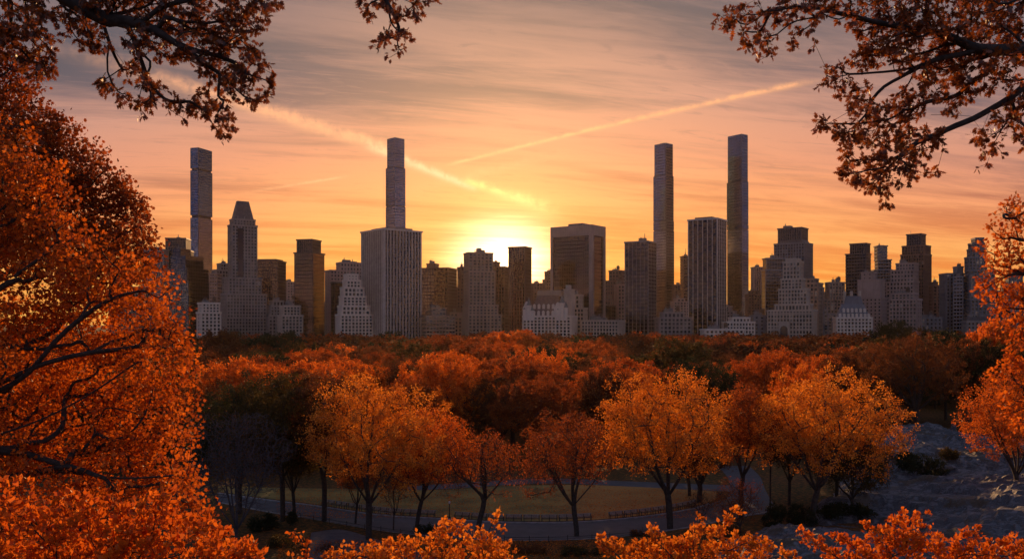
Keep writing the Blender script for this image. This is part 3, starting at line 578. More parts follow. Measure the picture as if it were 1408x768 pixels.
def wood(N, par, rad, ks=(7, 3), kthr=.03, jit=0.0, flare=0.0):
    ch = [[] for _ in par]
    for i, p in enumerate(par):
        if p >= 0: ch[p].append(i)
    mb = MB(); stack = [i for i, p in enumerate(par) if p < 0]; starts = [(s, None) for s in stack]
    while starts:
        s, frm = starts.pop(); path = [s]
        while ch[path[-1]]:
            c = sorted(ch[path[-1]], key=lambda q: -rad[q]); 
            for q in c[1:]: starts.append((q, path[-1]))
            path.append(c[0])
        pts = [N[q] for q in path]; rr = [rad[q] for q in path]
        if frm is not None: pts = [N[frm]]+pts; rr = [rr[0]*1.05]+rr
        if len(pts) < 2: continue
        pts = np.array(pts); rr = np.array(rr)
        if len(pts) > 2 and rr[0] > kthr:                # soften the corners of larger limbs
            t = np.linspace(0, len(pts)-1, (len(pts)-1)*2+1); q = np.stack([np.interp(t, range(len(pts)), pts[:, a_]) for a_ in range(3)], 1)
            q[1:-1] = q[1:-1]*.5+(q[:-2]+q[2:])*.25; rr = np.interp(t, range(len(rr)), rr); pts = q
        if flare and frm is None and par[s] < 0: rr = rr.copy(); rr[0] *= 1+flare
        mb.tube(pts, rr, ks[0] if rr[0] > kthr else ks[1])
    return mb
def lumps_pts(L, n, shell=.45, flat=1.0, pw=2.2):
    """L rows: x y z r. points spread through overlapping lumps, favouring their outer shells"""
    L = np.asarray(L, float); w = L[:, 3]**pw; k = rng.choice(len(L), n, p=w/w.sum())
    d = rng.normal(size=(n, 3)); d /= np.linalg.norm(d, axis=1)[:, None]
    u = rng.random(n); r = np.where(rng.random(n) < shell, .75+.3*u, u**(1/3))
    q = L[k, :3]+d*(L[k, 3]*r)[:, None]*np.array([1, 1, flat]); return q, k
SHAPES = {
    'diamond': (np.array([(0, 0), (.5, .55), (0, 1.0), (-.5, .45)]), (0, .08, 0, .08)),
    'ovate': (np.array([(0, 0), (.26, .22), (.34, .5), (0, 1.0), (-.34, .5), (-.26, .22)]), (0, .06, .08, 0, .08, .06)),
    'maple': (np.array([(0, 0), (.42, .12), (.34, .36), (.52, .62), (.2, .66), (0, 1.0), (-.2, .66), (-.52, .62), (-.34, .36), (-.42, .12)]), (0, .1, .04, .12, .03, -.05, .03, .12, .04, .1)),
    'oak': (np.array([(0, 0), (.07, .16), (.30, .26), (.12, .38), (.40, .56), (.14, .60), (.26, .84), (.07, .80), (0, 1.05), (-.07, .80), (-.26, .84), (-.14, .60), (-.40, .56), (-.12, .38), (-.30, .26), (-.07, .16)]), (0, 0, .05, .01, .08, .01, .06, 0, -.06, 0, .06, .01, .08, .01, .05, 0)),
}
def leaves(cent, size, shape='diamond', dirs=None, spread=1.0, rnd=None, droop=.0):
    """one leaf per row of cent; dirs: the way the leaf's tip points"""
    sh, dz_ = SHAPES[shape]; n = len(cent); k = len(sh); dz_ = np.array(dz_)
    t = rng.normal(size=(n, 3)); t /= np.linalg.norm(t, axis=1)[:, None]
    if dirs is not None: t = dirs+t*spread
    t[:, 2] -= droop; t /= np.linalg.norm(t, axis=1)[:, None]
    h = rng.normal(size=(n, 3)); b = np.cross(t, h); b /= np.linalg.norm(b, axis=1)[:, None]; m = np.cross(t, b)
    s = size*rng.uniform(.6, 1.25, n)
    V = cent[:, None, :]+s[:, None, None]*(sh[None, :, 0, None]*b[:, None, :]+sh[None, :, 1, None]*t[:, None, :]+dz_[None, :, None]*m[:, None, :])
    r = rng.random(n) if rnd is None else np.clip(rnd*.6+rng.random(n)*.4, 0, 1)
    return V.reshape(-1, 3), k, r

# ------------------------------------------------------------------ park trees (unit variants, built once)
def tree_meshes(seed, H, Wd, trunk, npts, nleaf, lsize, forks=5, lumps=34, shell=.6, r0=.42, lean=(0, 0), low=.0, nl_sp=.8, domed=True, bf=.22, spread=.62, q=(.62, .92), topf=.35):
    global rng; keep = rng; rng = np.random.default_rng(seed); rr = random.Random(seed)
    cz, rz, rx = (H+trunk)/2, (H-trunk)/2, Wd/2
    L = []
    for i in range(lumps):                               # lumps over an egg-shaped dome
        th = i*2.39996; f = (i+.5)/lumps; c = 1-1.62*f
        s_ = math.sqrt(max(0, 1-c*c)); q_ = rr.uniform(*q)
        L.append((rx*s_*q_*cos(th)+lean[0], rx*s_*q_*sin(th)+lean[1], cz+rz*c*q_*(1.0 if c > 0 else .85), rx*rr.uniform(.20, .36)))
    for i in range(5): L.append((lean[0]+rr.uniform(-.3, .3)*rx, lean[1]+rr.uniform(-.3, .3)*rx, cz+rr.uniform(-.3, .4)*rz, rx*.4))
    P, k = lumps_pts(L, npts, shell, .85)
    P = P[P[:, 2] > trunk*.75]
    top = np.array([lean[0]*topf, lean[1]*topf, trunk*1.0])
    base = [(0, 0, -.3), (0, 0, .5), (top[0]*.3, top[1]*.3, trunk*.5), tuple(top)]; par = [-1, 0, 1, 2]
    for i in range(forks):
        th = i*2*pi/forks+rr.uniform(-.4, .4); up = rr.uniform(.5, .85)
        prev = 3; x = np.array(base[3])
        for j in range(1, 5):
            f = j/4.5; y = x+np.array([cos(th)*rx*.17*(1-.1*j), sin(th)*rx*.17*(1-.1*j), (H-trunk)*.17*up*(1+.05*j)])+np.array([rr.uniform(-.25, .25) for _ in range(3)])
            base.append(tuple(y)); par.append(prev); prev = len(base)-1; x = y
    x = np.array(base[3]); prev = 3
    for j in range(4):
        x = x+np.array([rr.uniform(-.4, .4)+lean[0]*.1, rr.uniform(-.4, .4), (H-trunk)*.18]); base.append(tuple(x)); par.append(prev); prev = len(base)-1
    N, pr, idx = grow(P, base, par, bf); rad = radii(pr, r0, .026)
    wm = wood(N, pr, rad, (7, 3), .05, flare=.5).mesh('trunk'); wm.materials.append(M['bark'])
    tips = N[len(base):]; rk = rng.random(len(tips)); j = rng.integers(0, len(tips), nleaf)
    c = tips[j]+rng.normal(size=(nleaf, 3))*spread*nl_sp
    c = c[c[:, 2] > trunk*.7]; j = j[:len(c)]
    V, kk, r = leaves(c, lsize, 'diamond', rnd=rk[j]); me = mesh_np('crown', V, kk, r); me.materials.append(M['orange'])
    rng = keep; return wm, me
def place_tree(meshes, name, label, x, y, sc=1.0, rz=0.0, mat='orange', group=None, szz=1.0, cat='tree', bark=None):
    r = empty(name, (x, y, gz(x, y)-.1), rz); r.scale = (sc, sc, sc*szz); tag(r, label, cat, group)
    for me, nm in zip(meshes, ('trunk', 'crown')):
        if me is None: continue
        o = bpy.data.objects.new(nm, me); COL.objects.link(o); o.parent = r
        if nm == 'crown': o.material_slots[0].link = 'OBJECT'; o.material_slots[0].material = M[mat]
        elif bark: o.material_slots[0].link = 'OBJECT'; o.material_slots[0].material = M[bark]
    return r
def hero(px, py, x0, x1, ytop, mat, label, seed, nleaf=20000, npts=800, ls=.30, trunk=None, name='park_tree', forks=5, shell=.6, **kw):
    x, y = ground(px, py); mpp = y/F; H = CZ-(ytop-HOR)*mpp; Wd = (x1-x0)*mpp; lean = ((x0+x1)/2-px)*mpp
    trunk = trunk if trunk else H*.24; nleaf = int(nleaf*1.9); ls *= .64; Wd *= 1.12; kw.setdefault('spread', .42)
    if 'r0' in kw: kw['r0'] *= .8
    me = tree_meshes(seed, H, Wd, trunk, npts, nleaf, ls, forks, shell=shell, lean=(lean, 0), **kw)
    return place_tree(me, name, label, x, y, mat=mat)
hero(507, 741, 418, 602, 521, 'amber', 'large bright orange tree with a straight dark trunk left of the lawn', 11, 19000, 900, .32, trunk=4.5, r0=.5)
hero(573, 729, 528, 652, 560, 'orange', 'orange tree with a low shrub at its foot, left of the leaning tree', 12, 11000, 560, .30, r0=.34)
hero(656, 738, 596, 722, 588, 'rust', 'half-bare leaning tree with a forked trunk by the lamp post', 13, 3800, 460, .26, forks=4, r0=.42, trunk=5.0, topf=4.0)
hero(793, 736, 716, 842, 562, 'rust', 'thinly leaved rust-brown tree with spreading dark limbs before the lawn', 14, 8200, 700, .26, r0=.42)
hero(921, 726, 828, 1004, 512, 'amber', 'largest bright orange tree with a domed crown right of the lawn', 15, 20000, 900, .32, trunk=4.5, r0=.55)
hero(1018, 712, 982, 1066, 520, 'rust', 'tall narrow rust tree with V-shaped limbs beside the branching path', 16, 8500, 520, .30, r0=.42, trunk=6)
hero(1116, 724, 1040, 1228, 509, 'amber', 'broad tree with orange top and long shaded lower limbs at the edge of the rock', 17, 20000, 900, .32, r0=.5, trunk=5)
hero(1262, 601, 1192, 1318, 456, 'brown', 'big dark brown spreading tree standing at the top of the rock', 18, 17000, 800, .42, r0=.85, trunk=6.5)
hero(1398, 700, 1330, 1470, 500, 'orange', 'orange tree at the right edge beside the rock', 19, 15000, 760, .30, r0=.45)
hero(446, 716, 395, 500, 512, 'brown', 'brown tree with a straight trunk beside the path left of the large orange tree', 20, 13000, 560, .34, r0=.45, trunk=6)
hero(389, 716, 322, 452, 510, 'olive', 'dark olive tree left of the path, partly behind the grey bare tree', 21, 16000, 620, .36, r0=.45, trunk=6)
hero(405, 712, 360, 440, 566, 'olive', 'slim dark olive tree touching the path at left', 22, 9000, 420, .34, r0=.3)
hero(330, 706, 262, 392, 520, 'green', 'dark green tree behind the grey bare tree at left', 23, 15000, 600, .36, r0=.45)
hero(489, 719, 470, 520, 610, 'rust', 'small rust tree with a thin trunk just behind the large orange tree', 24, 3400, 240, .26, r0=.2)
hero(541, 728, 520, 566, 640, 'rust', 'thin sapling beside the path near the bent railing', 25, 1100, 160, .2, r0=.12)
hero(961, 690, 935, 1000, 590, 'brown', 'stout-trunked brown tree on the lawn right of the largest orange tree', 26, 6500, 360, .3, r0=.5)
hero(948, 681, 915, 975, 585, 'brown', 'smaller brown tree just behind the stout-trunked one on the lawn', 27, 6000, 340, .3, r0=.34)
hero(1172, 712, 1118, 1226, 598, 'olive', 'olive-brown skirt tree added for the shaded lower right of the broad tree at the rock', 33, 9000, 420, .30, r0=.28)  # added tree; its olive leaves paint the broad tree's shaded lower crown
hero(1059, 699, 1040, 1082, 548, 'olive', 'thin pole-like dark tree at the right side of the branching path', 28, 5200, 260, .3, r0=.16, trunk=10)
hero(1150, 690, 1110, 1196, 565, 'green', 'dark green tree in shade behind the broad orange-topped tree', 29, 11000, 420, .34, r0=.35)
hero(1085, 694, 1052, 1122, 560, 'olive', 'dark shaded tree between the branching path and the broad orange-topped tree', 30, 9000, 380, .34, r0=.3)
hero(962, 722, 945, 984, 672, 'brown', 'small half-bare sapling at the near edge of the path', 31, 500, 150, .16, r0=.09)
hero(1018, 735, 985, 1046, 655, 'rust', 'small loose bush-like tree in front of the V-limbed tree', 32, 2200, 240, .2, r0=.12, trunk=1.2)
# bare grey tree (twigs only)
x, y = ground(325, 745); mpp = y/F
me = tree_meshes(41, CZ-(552-HOR)*mpp, 150*mpp, 1.6, 5200, 3000, .14, 7, shell=.3, r0=.22, spread=.4, q=(.5, 1.0))
place_tree(me, 'bare_tree', 'bare grey-lilac twiggy tree beside the orange maple', x, y, mat='brown', bark='twig_grey')

# ------------------------------------------------------------------ canopy of the park
VAR = [tree_meshes(50+i, H_, W_, 4.5, 800, nl, ls_, 5, lumps=42, shell=.92, spread=.36, q=(.74, .86), r0=.42) for i, (H_, W_, nl, ls_) in enumerate(
    [(18, 20, 30000, .31), (17, 22, 32000, .31), (19, 18, 28000, .3), (16, 19, 28000, .3), (20, 21, 32000, .32)])]
VARF = [tree_meshes(70+i, H_, W_, 4.5, 300, 9000, .62, 5, lumps=24, shell=.9, spread=.55, r0=.5) for i, (H_, W_) in enumerate([(18, 22), (17, 24), (19, 20), (16, 22)])]
marks = [(0, 262, 'the maple at the left'), (262, 303, 'the leftmost slender skyscraper'), (303, 366, 'the pointed stone tower'), (366, 405, 'the stepped grey block'), (405, 447, 'the bronze glass tower'), (447, 497, 'the stepped white apartment tower'),
         (497, 579, 'the fluted tower'), (579, 636, 'the low brown block'), (636, 690, 'the crowned hotel'), (690, 720, 'the setting sun'), (720, 800, 'the white chateau hotel'), (800, 859, 'the low hotel with roof terrace'), (859, 903, 'the dark ribbed tower'),
         (903, 946, 'the gap between the ribbed towers'), (946, 999, 'the tall white-ribbed tower'), (999, 1055, 'the tallest slender skyscraper'), (1055, 1123, 'the grand arched stone building'), (1123, 1200, 'the ornate white building'),
         (1200, 1223, 'the pale windowless block'), (1223, 1267, 'the broad tan apartment block'), (1267, 1325, 'the flat blue-grey tower'), (1325, 1500, 'the wedding-cake tower')]
words_ = {'orange': 'orange', 'amber': 'bright orange', 'rust': 'rust-coloured', 'red': 'red-orange', 'brown': 'brown', 'olive': 'olive', 'green': 'dark green'}
spots = []
def try_spot(x, y, rad_):
    for (a_, b_, c_) in spots:
        if (a_-x)**2+(b_-y)**2 < (rad_+c_)**2*.62: return False
    return True
# crowns that the photograph shows one by one: px, top row, distance, width in px, colour
named = [(610, 493, 185, 130, 'orange'), (705, 494, 195, 130, 'rust'), (740, 522, 168, 110, 'rust'), (832, 512, 172, 80, 'brown'), (690, 520, 180, 90, 'brown'), (935, 468, 300, 95, 'olive'), (1055, 484, 215, 110, 'red'), (1180, 480, 240, 90, 'brown'),
         (1372, 442, 330, 80, 'orange'), (470, 478, 300, 80, 'brown'), (330, 500, 190, 130, 'orange'), (415, 505, 180, 120, 'orange'), (560, 520, 160, 80, 'rust'), (380, 458, 420, 90, 'green'), (310, 455, 430, 60, 'brown'), (1265, 452, 480, 70, 'olive'), (1225, 443, 520, 50, 'green'), (1300, 462, 250, 80, 'green'), (1215, 466, 270, 80, 'olive'),
         (820, 475, 330, 70, 'rust'), (760, 478, 340, 80, 'orange'), (1100, 500, 175, 80, 'orange'), (1330, 468, 230, 90, 'brown'), (1370, 474, 226, 90, 'olive'), (1150, 462, 480, 60, 'brown'), (630, 462, 420, 90, 'rust'), (700, 456, 450, 110, 'orange')]
plan = []
for (px, yt, Y, wpx, mt) in named:
    X_ = (px-CX)/F*Y; H_ = CZ-(yt-HOR)/F*Y; spots.append((X_, Y, wpx/F*Y/2)); plan.append((X_, Y, H_, wpx/F*Y, mt))
rr = random.Random(5); Y = 160.0
while Y < 400:
    step = 13.0+Y*.010; half = Y*.64+14; x = -half+rr.uniform(0, step)
    while x < half:
        yy = Y+rr.uniform(-4, 4); wd = rr.uniform(15, 23); H_ = rr.uniform(13.5, 20)
        px = CX+x/yy*F
        ok = not (px > 1120 and yy < 222) and not (px > 1000 and px < 1075 and yy < 180) and yy > 158
        if px < 1000 and px > 540 and yy < 178: H_ = rr.uniform(9, 13)
        if ok and try_spot(x, yy, wd*.44):
            u_ = rr.random(); left = px < 560
            mt = ('brown' if u_ < .36 else 'rust' if u_ < .62 else 'orange' if u_ < .72 else 'olive' if u_ < .86 else 'green' if u_ < .95 else 'red')
            spots.append((x, yy, wd*.44)); plan.append((x, yy, H_, wd, mt))
        x += step*rr.uniform(.9, 1.25)
    Y += step*.82
plan.sort(key=lambda p: p[1]); count = {}
ords = ['nearest', 'second', 'third', 'fourth', 'fifth', 'sixth', 'seventh', 'eighth', 'ninth', 'tenth', 'eleventh', 'twelfth', 'thirteenth', 'fourteenth', 'fifteenth', 'sixteenth', 'seventeenth', 'eighteenth', 'nineteenth', 'twentieth']
hs = (18, 17, 19, 16, 20); wsz = (20, 22, 18, 19, 21)
print('CANOPY', len(plan))
for (x, y, H_, wd, mt) in plan[:278]:
    px = CX+x/y*F; mk = next((m_ for a_, b_, m_ in marks if a_ <= px < b_), marks[0][2] if px < 0 else marks[-1][2]); ky = (mk, mt); count[ky] = count.get(ky, 0)+1; c_ = count[ky]-1
    i = rr.randrange(5) if y < 300 else rr.randrange(4)
    vm = VAR[i] if y < 300 else VARF[i]; hh, ww = (hs[i], wsz[i]) if y < 300 else ((18, 17, 19, 16)[i], (22, 24, 20, 22)[i])
    s_ = wd/ww*1.12
    place_tree(vm, 'park_tree', '%s park tree below %s, %s of its colour' % (words_[mt], mk, ords[min(c_, 19)]), x, y, s_, rr.uniform(0, 6.28), mt, 'trees of the park canopy', (H_/hh)/s_)
# the far wood: one mass
V_all, R_all = [], []; Y = 405.0
src = []
for _, me in VARF:
    n = len(me.vertices); a_ = np.empty(n*3, np.float32); me.vertices.foreach_get('co', a_); r_ = np.empty(len(me.polygons), np.float32); me.attributes['rnd'].data.foreach_get('value', r_)
    a_ = a_.reshape(-1, 4, 3); sel = rng.choice(len(a_), 1500, replace=False); q = a_[sel]; c_ = q.mean(1, keepdims=True); src.append(((q-c_)*1.9+c_, r_[sel]))
far = {'rust': ([], []), 'brown': ([], []), 'green': ([], [])}
while Y < 790:
    x = -Y*.64-10
    while x < Y*.64+10:
        q, r_ = src[rr.randrange(4)]; s_ = rr.uniform(.85, 1.35); hz_ = rr.uniform(.72, 1.12); th = rr.uniform(0, 6.28); ca, sa = cos(th), sin(th)
        px = CX+x/Y*F; key = rr.choices(['rust', 'brown', 'green'], (4.0, 3.0, 2.4 if 1100 < px < 1260 or px < 420 else 1.0))[0]
        Q = np.empty_like(q); Q[..., 0] = (q[..., 0]*ca-q[..., 1]*sa)*s_+x+rr.uniform(-4, 4); Q[..., 1] = (q[..., 0]*sa+q[..., 1]*ca)*s_+Y+rr.uniform(-6, 6); Q[..., 2] = q[..., 2]*hz_
        far[key][0].append(Q.reshape(-1, 3)); far[key][1].append(r_); x += rr.uniform(16, 26)
    Y += 21
wood_me = mesh_np('distant_wood', np.concatenate([np.concatenate(far[k_][0]) for k_ in far]), 4, np.concatenate([np.concatenate(far[k_][1]) for k_ in far]))
for k_ in far: wood_me.materials.append(M[k_])
wood_me.polygons.foreach_set('material_index', np.concatenate([np.full(len(far[k_][0])*1500, i) for i, k_ in enumerate(far)]).astype(np.int32))
tag(link('distant_wood', wood_me), 'distant autumn wood reaching from the park canopy to the feet of the buildings', 'wood', kind='stuff')
# ------------------------------------------------------------------ near foliage
def px_lumps(rows, Y, dY=1.5):
    out_ = []
    for row in rows:
        px, py, r = row[:3]; yy = row[3] if len(row) > 3 else Y+rng.uniform(-dY, dY)
        p = at(px, py, yy); out_.append((p[0], p[1], p[2], r/F*yy))
    return out_
def guides(root, lines, Y):
    """root: world points from the ground up; lines: limbs as lists of (px, py[, Y]) that leave the given root node"""
    base = [tuple(p) for p in root]; par = [-1]+list(range(len(root)-1))
    for frm, ln in lines:
        prev = frm if frm >= 0 else len(root)+frm
        for q in ln:
            yy = q[2] if len(q) > 2 else Y; base.append(tuple(at(q[0], q[1], yy))); par.append(prev); prev = len(base)-1
    return base, par
def near_tree(name, label, cat, root, lines, lum, Y, npts, nl, size, shape, mat, r0, rtip, dY=1.5, spread=.2, bf=.2, shell=.4, droop=0., clus=1.0, bark='bark_near', flat=1.0, e=2.3):
    base, par = guides(root, lines, Y); L = px_lumps(lum, Y, dY)
    P, k = lumps_pts(L, npts, shell, flat, 1.7 if cat != 'tree' else 2.2); N, pr, idx = grow(P, base, par, bf); rad = radii(pr, r0, rtip, e)
    ox, oy = root[0][0], root[0][1]; oz = root[0][2]; off = np.array([ox, oy, oz])
    r = empty(name, (ox, oy, oz)); tag(r, label, cat)
    mb = wood(N-off, pr, rad, (8, 3), rtip*2.5); mb.build('trunk' if cat == 'tree' else 'stem', M[bark], r, True)
    nb = len(base); tips = N[nb:]; dirs = tips-N[pr[nb:]]; dirs /= np.linalg.norm(dirs, axis=1)[:, None]+1e-9
    rk = rng.random(len(tips)); j = np.repeat(np.arange(len(tips)), nl); back = rng.random(len(j))*.55
    c = tips[j]*(1-back[:, None])+N[pr[nb:]][j]*back[:, None]*1.0 if clus < 1 else tips[j]
    c = c+rng.normal(size=c.shape)*spread
    V, kk, q = leaves(c-off, size, shape, dirs=dirs[j]*.8, spread=.9, rnd=rk[j], droop=droop)
    link('crown' if cat == 'tree' else 'foliage', mesh_np('crown', V, kk, q), M[mat], r); return r
def rootpts(x, y, ztop, n=4, lean=0):
    z0 = gz(x, y)-.2; return [(x+lean*i/(n-1), y, z0+(ztop-z0)*i/(n-1)) for i in range(n)]
# left maple
rt = rootpts(-22.0, 27, 23.0, 4)
near_tree('maple_tree', 'big orange maple filling the left edge with dark fanned limbs', 'tree', rt,
    [(-1, [(-180, 640), (-90, 622), (0, 597), (55, 578), (105, 553), (150, 525), (195, 492)]), (-1, [(-150, 590), (-60, 560), (0, 538), (41, 514), (75, 468), (110, 438), (150, 410), (190, 400)]),
     (-1, [(-150, 600), (-40, 545), (10, 522), (60, 498), (130, 482), (200, 478)]), (-1, [(-160, 680), (-40, 668), (0, 657), (60, 648), (95, 637), (135, 655), (190, 658), (240, 652)]),
     (-1, [(-190, 520), (-120, 420), (-40, 330), (30, 260), (70, 200)]), (-1, [(-190, 520), (-60, 440), (20, 380), (90, 330), (150, 300)]), (-1, [(-60, 620), (0, 617), (45, 625), (85, 640)]), (-1, [(-160, 720), (-60, 730), (40, 720), (140, 730)])],
    [(10, 190, 36), (40, 240, 44), (0, 270, 60, 28.), (70, 290, 44), (20, 330, 70, 29), (100, 345, 44), (40, 400, 80, 31), (120, 400, 66, 30),
     (185, 395, 46), (222, 405, 22), (225, 440, 34), (170, 450, 60, 30), (242, 470, 26), (250, 500, 24), (215, 490, 50), (90, 470, 80, 31), (20, 500, 80, 31), (150, 520, 60, 31), (235, 540, 38), (258, 560, 18), (190, 570, 60, 30), (110, 590, 70, 31), (30, 580, 80, 31), (245, 590, 26),
     (262, 598, 14), (225, 620, 48), (255, 650, 24), (160, 650, 60, 29), (70, 660, 70, 29), (0, 680, 80, 28), (210, 690, 60), (120, 730, 70), (260, 710, 36), (30, 760, 70), (290, 760, 40), (-60, 300, 90), (-80, 480, 90), (-70, 640, 90), (-20, 830, 90), (150, 820, 90), (-120, 180, 80)],
    28.0, 3700, 14, .128, 'maple', 'maple', .42, .006, dY=2.2, spread=.17, bf=.18, shell=.6)
rt = rootpts(-24.0, 36, 30.0, 4)
near_tree('maple_tree', 'darker red-brown maple top rising behind the big orange maple at upper left', 'tree', rt,
    [(-1, [(-90, 420, 35), (-20, 330, 35), (40, 260, 35), (90, 210, 35)]), (-1, [(-90, 440, 35), (0, 380, 35), (90, 330, 35), (160, 290, 35)]), (-1, [(-90, 400, 35), (-60, 250, 35), (-10, 150, 35)])],
    [(5, 110, 44), (-40, 70, 50), (30, 150, 34), (62, 180, 30), (20, 210, 60), (90, 190, 22), (100, 230, 40), (126, 215, 16), (140, 262, 36), (172, 262, 16), (160, 300, 40), (180, 290, 20), (60, 270, 60), (100, 320, 60), (180, 350, 40), (10, 300, 70), (140, 380, 50), (-60, 200, 80)],
    35.0, 2300, 14, .145, 'maple', 'darkmaple', .40, .008, dY=2.0, spread=.2, bf=.18, shell=.5)
# oak limbs at the top left
rt = rootpts(-11.5, 9, 33.0, 5, 1.0)
near_tree('oak_tree', 'dark oak reaching over the top left corner with a hanging spray beside it', 'tree', rt,
    [(-1, [(-200, -160, 10.), (-60, -70, 11), (60, -22, 12), (100, 3, 12), (140, 24, 12), (150, 30), (172, 27), (205, 37), (240, 58), (270, 78), (300, 100), (330, 122), (350, 138)]), (10, [(190, 40), (215, 10), (260, 0), (310, -8)]), (-1, [(-260, -60), (-120, -30), (-20, 10), (20, 45), (45, 75)]),
     (11, [(185, 55), (190, 72), (210, 84)]), (12, [(262, 70), (300, 75), (340, 95)]), (10, [(170, -40), (300, -90), (430, -90), (505, -50), (527, -5), (545, 25), (552, 50)]), (24, [(520, -10), (505, 10)]) if False else (9, [(150, 60), (145, 100)])],
    [(15, 15, 42), (48, 25, 30), (22, 60, 30), (58, 62, 18), (45, 88, 20), (65, 92, 14), (100, 18, 22), (112, 42, 24), (135, 55, 16), (130, 10, 24), (165, 6, 26), (205, 8, 30), (250, 12, 36), (300, 18, 42), (345, 12, 30), (372, 8, 12), (190, 55, 22), (232, 62, 26),
     (275, 62, 34), (318, 62, 32), (345, 85, 22), (362, 98, 16), (366, 122, 14), (350, 140, 14), (330, 112, 24), (300, 100, 24), (160, 88, 12), (182, 98, 16), (205, 108, 14), (150, 118, 13), (140, 112, 8), (172, 132, 14), (196, 140, 15), (210, 122, 14), (192, 158, 9),
     (236, 142, 12), (252, 152, 12), (275, 140, 20), (300, 152, 18), (312, 170, 15), (306, 183, 8), (285, 165, 12), (505, 10, 14), (498, -12, 14), (532, -2, 18), (552, 18, 14), (568, 8, 14), (585, 2, 14), (580, 25, 9), (545, 42, 14), (530, 58, 13), (520, 58, 8), (545, 62, 12), (537, 74, 7), (556, 48, 9)],
    12.0, 1150, 6, .095, 'oak', 'oakleaf', .115, .0035, dY=.5, spread=.022, bf=.35, shell=.3, droop=.35, clus=1, e=2.2)
# oak limbs at the top right
rt = rootpts(10.6, 10, 33.0, 5, .5)
near_tree('oak_tree', 'dark oak reaching in over the top right corner on two long curved limbs', 'tree', rt,
    [(-1, [(1600, 40, 12), (1500, 55, 12.5), (1440, 66), (1408, 69), (1375, 69), (1345, 68), (1318, 76), (1290, 80), (1262, 92), (1238, 107), (1215, 118), (1198, 138), (1165, 155)]), (-1, [(1600, 20, 12), (1500, 60, 12.5), (1450, 92), (1415, 112), (1390, 135), (1362, 150), (1338, 164), (1315, 172), (1290, 184), (1262, 194), (1240, 212), (1215, 236)]),
     (10, [(1320, 58), (1295, 45), (1262, 42), (1200, 30), (1130, 12), (1060, 10), (1025, 40)]), (-1, [(1560, -60), (1440, -20), (1380, 10), (1330, 20)]), (22, [(1395, 150), (1380, 175), (1368, 195)]), (23, [(1350, 180), (1335, 160), (1310, 158), (1280, 158)]), (13, [(1230, 98), (1200, 100), (1165, 103), (1140, 108)])],
    [(1002, 32, 16), (1015, 18, 16), (1032, 52, 16), (1055, 60, 16), (1050, 82, 9), (1036, 12, 18), (1060, 30, 14), (1090, 12, 22), (1098, 52, 14), (1115, 62, 9), (1118, 28, 12), (1125, 5, 22), (1160, 10, 26), (1195, 22, 28), (1230, 12, 30), (1262, 25, 32), (1300, 15, 38), (1345, 20, 40), (1390, 25, 40), (1418, 60, 36), (1210, 60, 28),
     (1192, 78, 20), (1240, 62, 28), (1278, 62, 30), (1320, 60, 28), (1300, 95, 30), (1345, 98, 30), (1385, 92, 30), (1330, 120, 20), (1255, 98, 22), (1148, 98, 15), (1132, 106, 12), (1160, 118, 16), (1180, 132, 20), (1168, 152, 15), (1130, 168, 10), (1122, 178, 7), (1145, 174, 14), (1165, 182, 18), (1195, 172, 26), (1225, 168, 28), (1205, 145, 20),
     (1250, 140, 26), (1280, 125, 22), (1312, 145, 16), (1175, 210, 22), (1200, 218, 24), (1232, 215, 26), (1262, 196, 24), (1170, 238, 16), (1195, 246, 18), (1212, 262, 13), (1222, 280, 9), (1238, 245, 14), (1262, 232, 15), (1285, 238, 10), (1295, 224, 8), (1290, 192, 16), (1340, 190, 12), (1360, 186, 14), (1350, 205, 10), (1355, 222, 9), (1372, 205, 10), (1345, 228, 6),
     (1380, 160, 16), (1398, 172, 18), (1400, 140, 20), (1420, 190, 22)],
    12.8, 1600, 6, .095, 'oak', 'oakleaf', .11, .0035, dY=.6, spread=.022, bf=.35, shell=.3, droop=.30, clus=1, e=2.2)
# spray at the right edge
rt = rootpts(11.5, 15, 26.5, 4, .2)
near_tree('oak_tree', 'loose orange-lit young tree leaning in at the right edge before the skyline', 'tree', rt,
    [(-1, [(1500, 430), (1440, 400), (1408, 372), (1385, 380), (1360, 392)]), (-1, [(1480, 380), (1430, 330), (1405, 305), (1380, 292)]), (-1, [(1500, 480), (1440, 450), (1408, 440), (1380, 425)]), (-1, [(1480, 560), (1430, 550), (1405, 545), (1385, 560)])],
    [(1395, 282, 14), (1372, 288, 9), (1410, 300, 18), (1388, 305, 12), (1364, 312, 7), (1392, 328, 18), (1370, 335, 14), (1350, 342, 10), (1356, 357, 10), (1380, 355, 18), (1404, 362, 22), (1362, 378, 14), (1350, 392, 9), (1375, 395, 18), (1400, 402, 20), (1362, 412, 12), (1380, 425, 16), (1404, 436, 20), (1378, 445, 11), (1396, 465, 14),
     (1408, 490, 22), (1388, 505, 16), (1372, 515, 10), (1400, 530, 20), (1382, 545, 14), (1404, 565, 18), (1385, 572, 10), (1398, 590, 13), (1420, 420, 30), (1425, 520, 30)],
    14.0, 620, 6, .075, 'oak', 'orange', .08, .003, dY=.6, spread=.03, bf=.25, shell=.3, droop=.2)
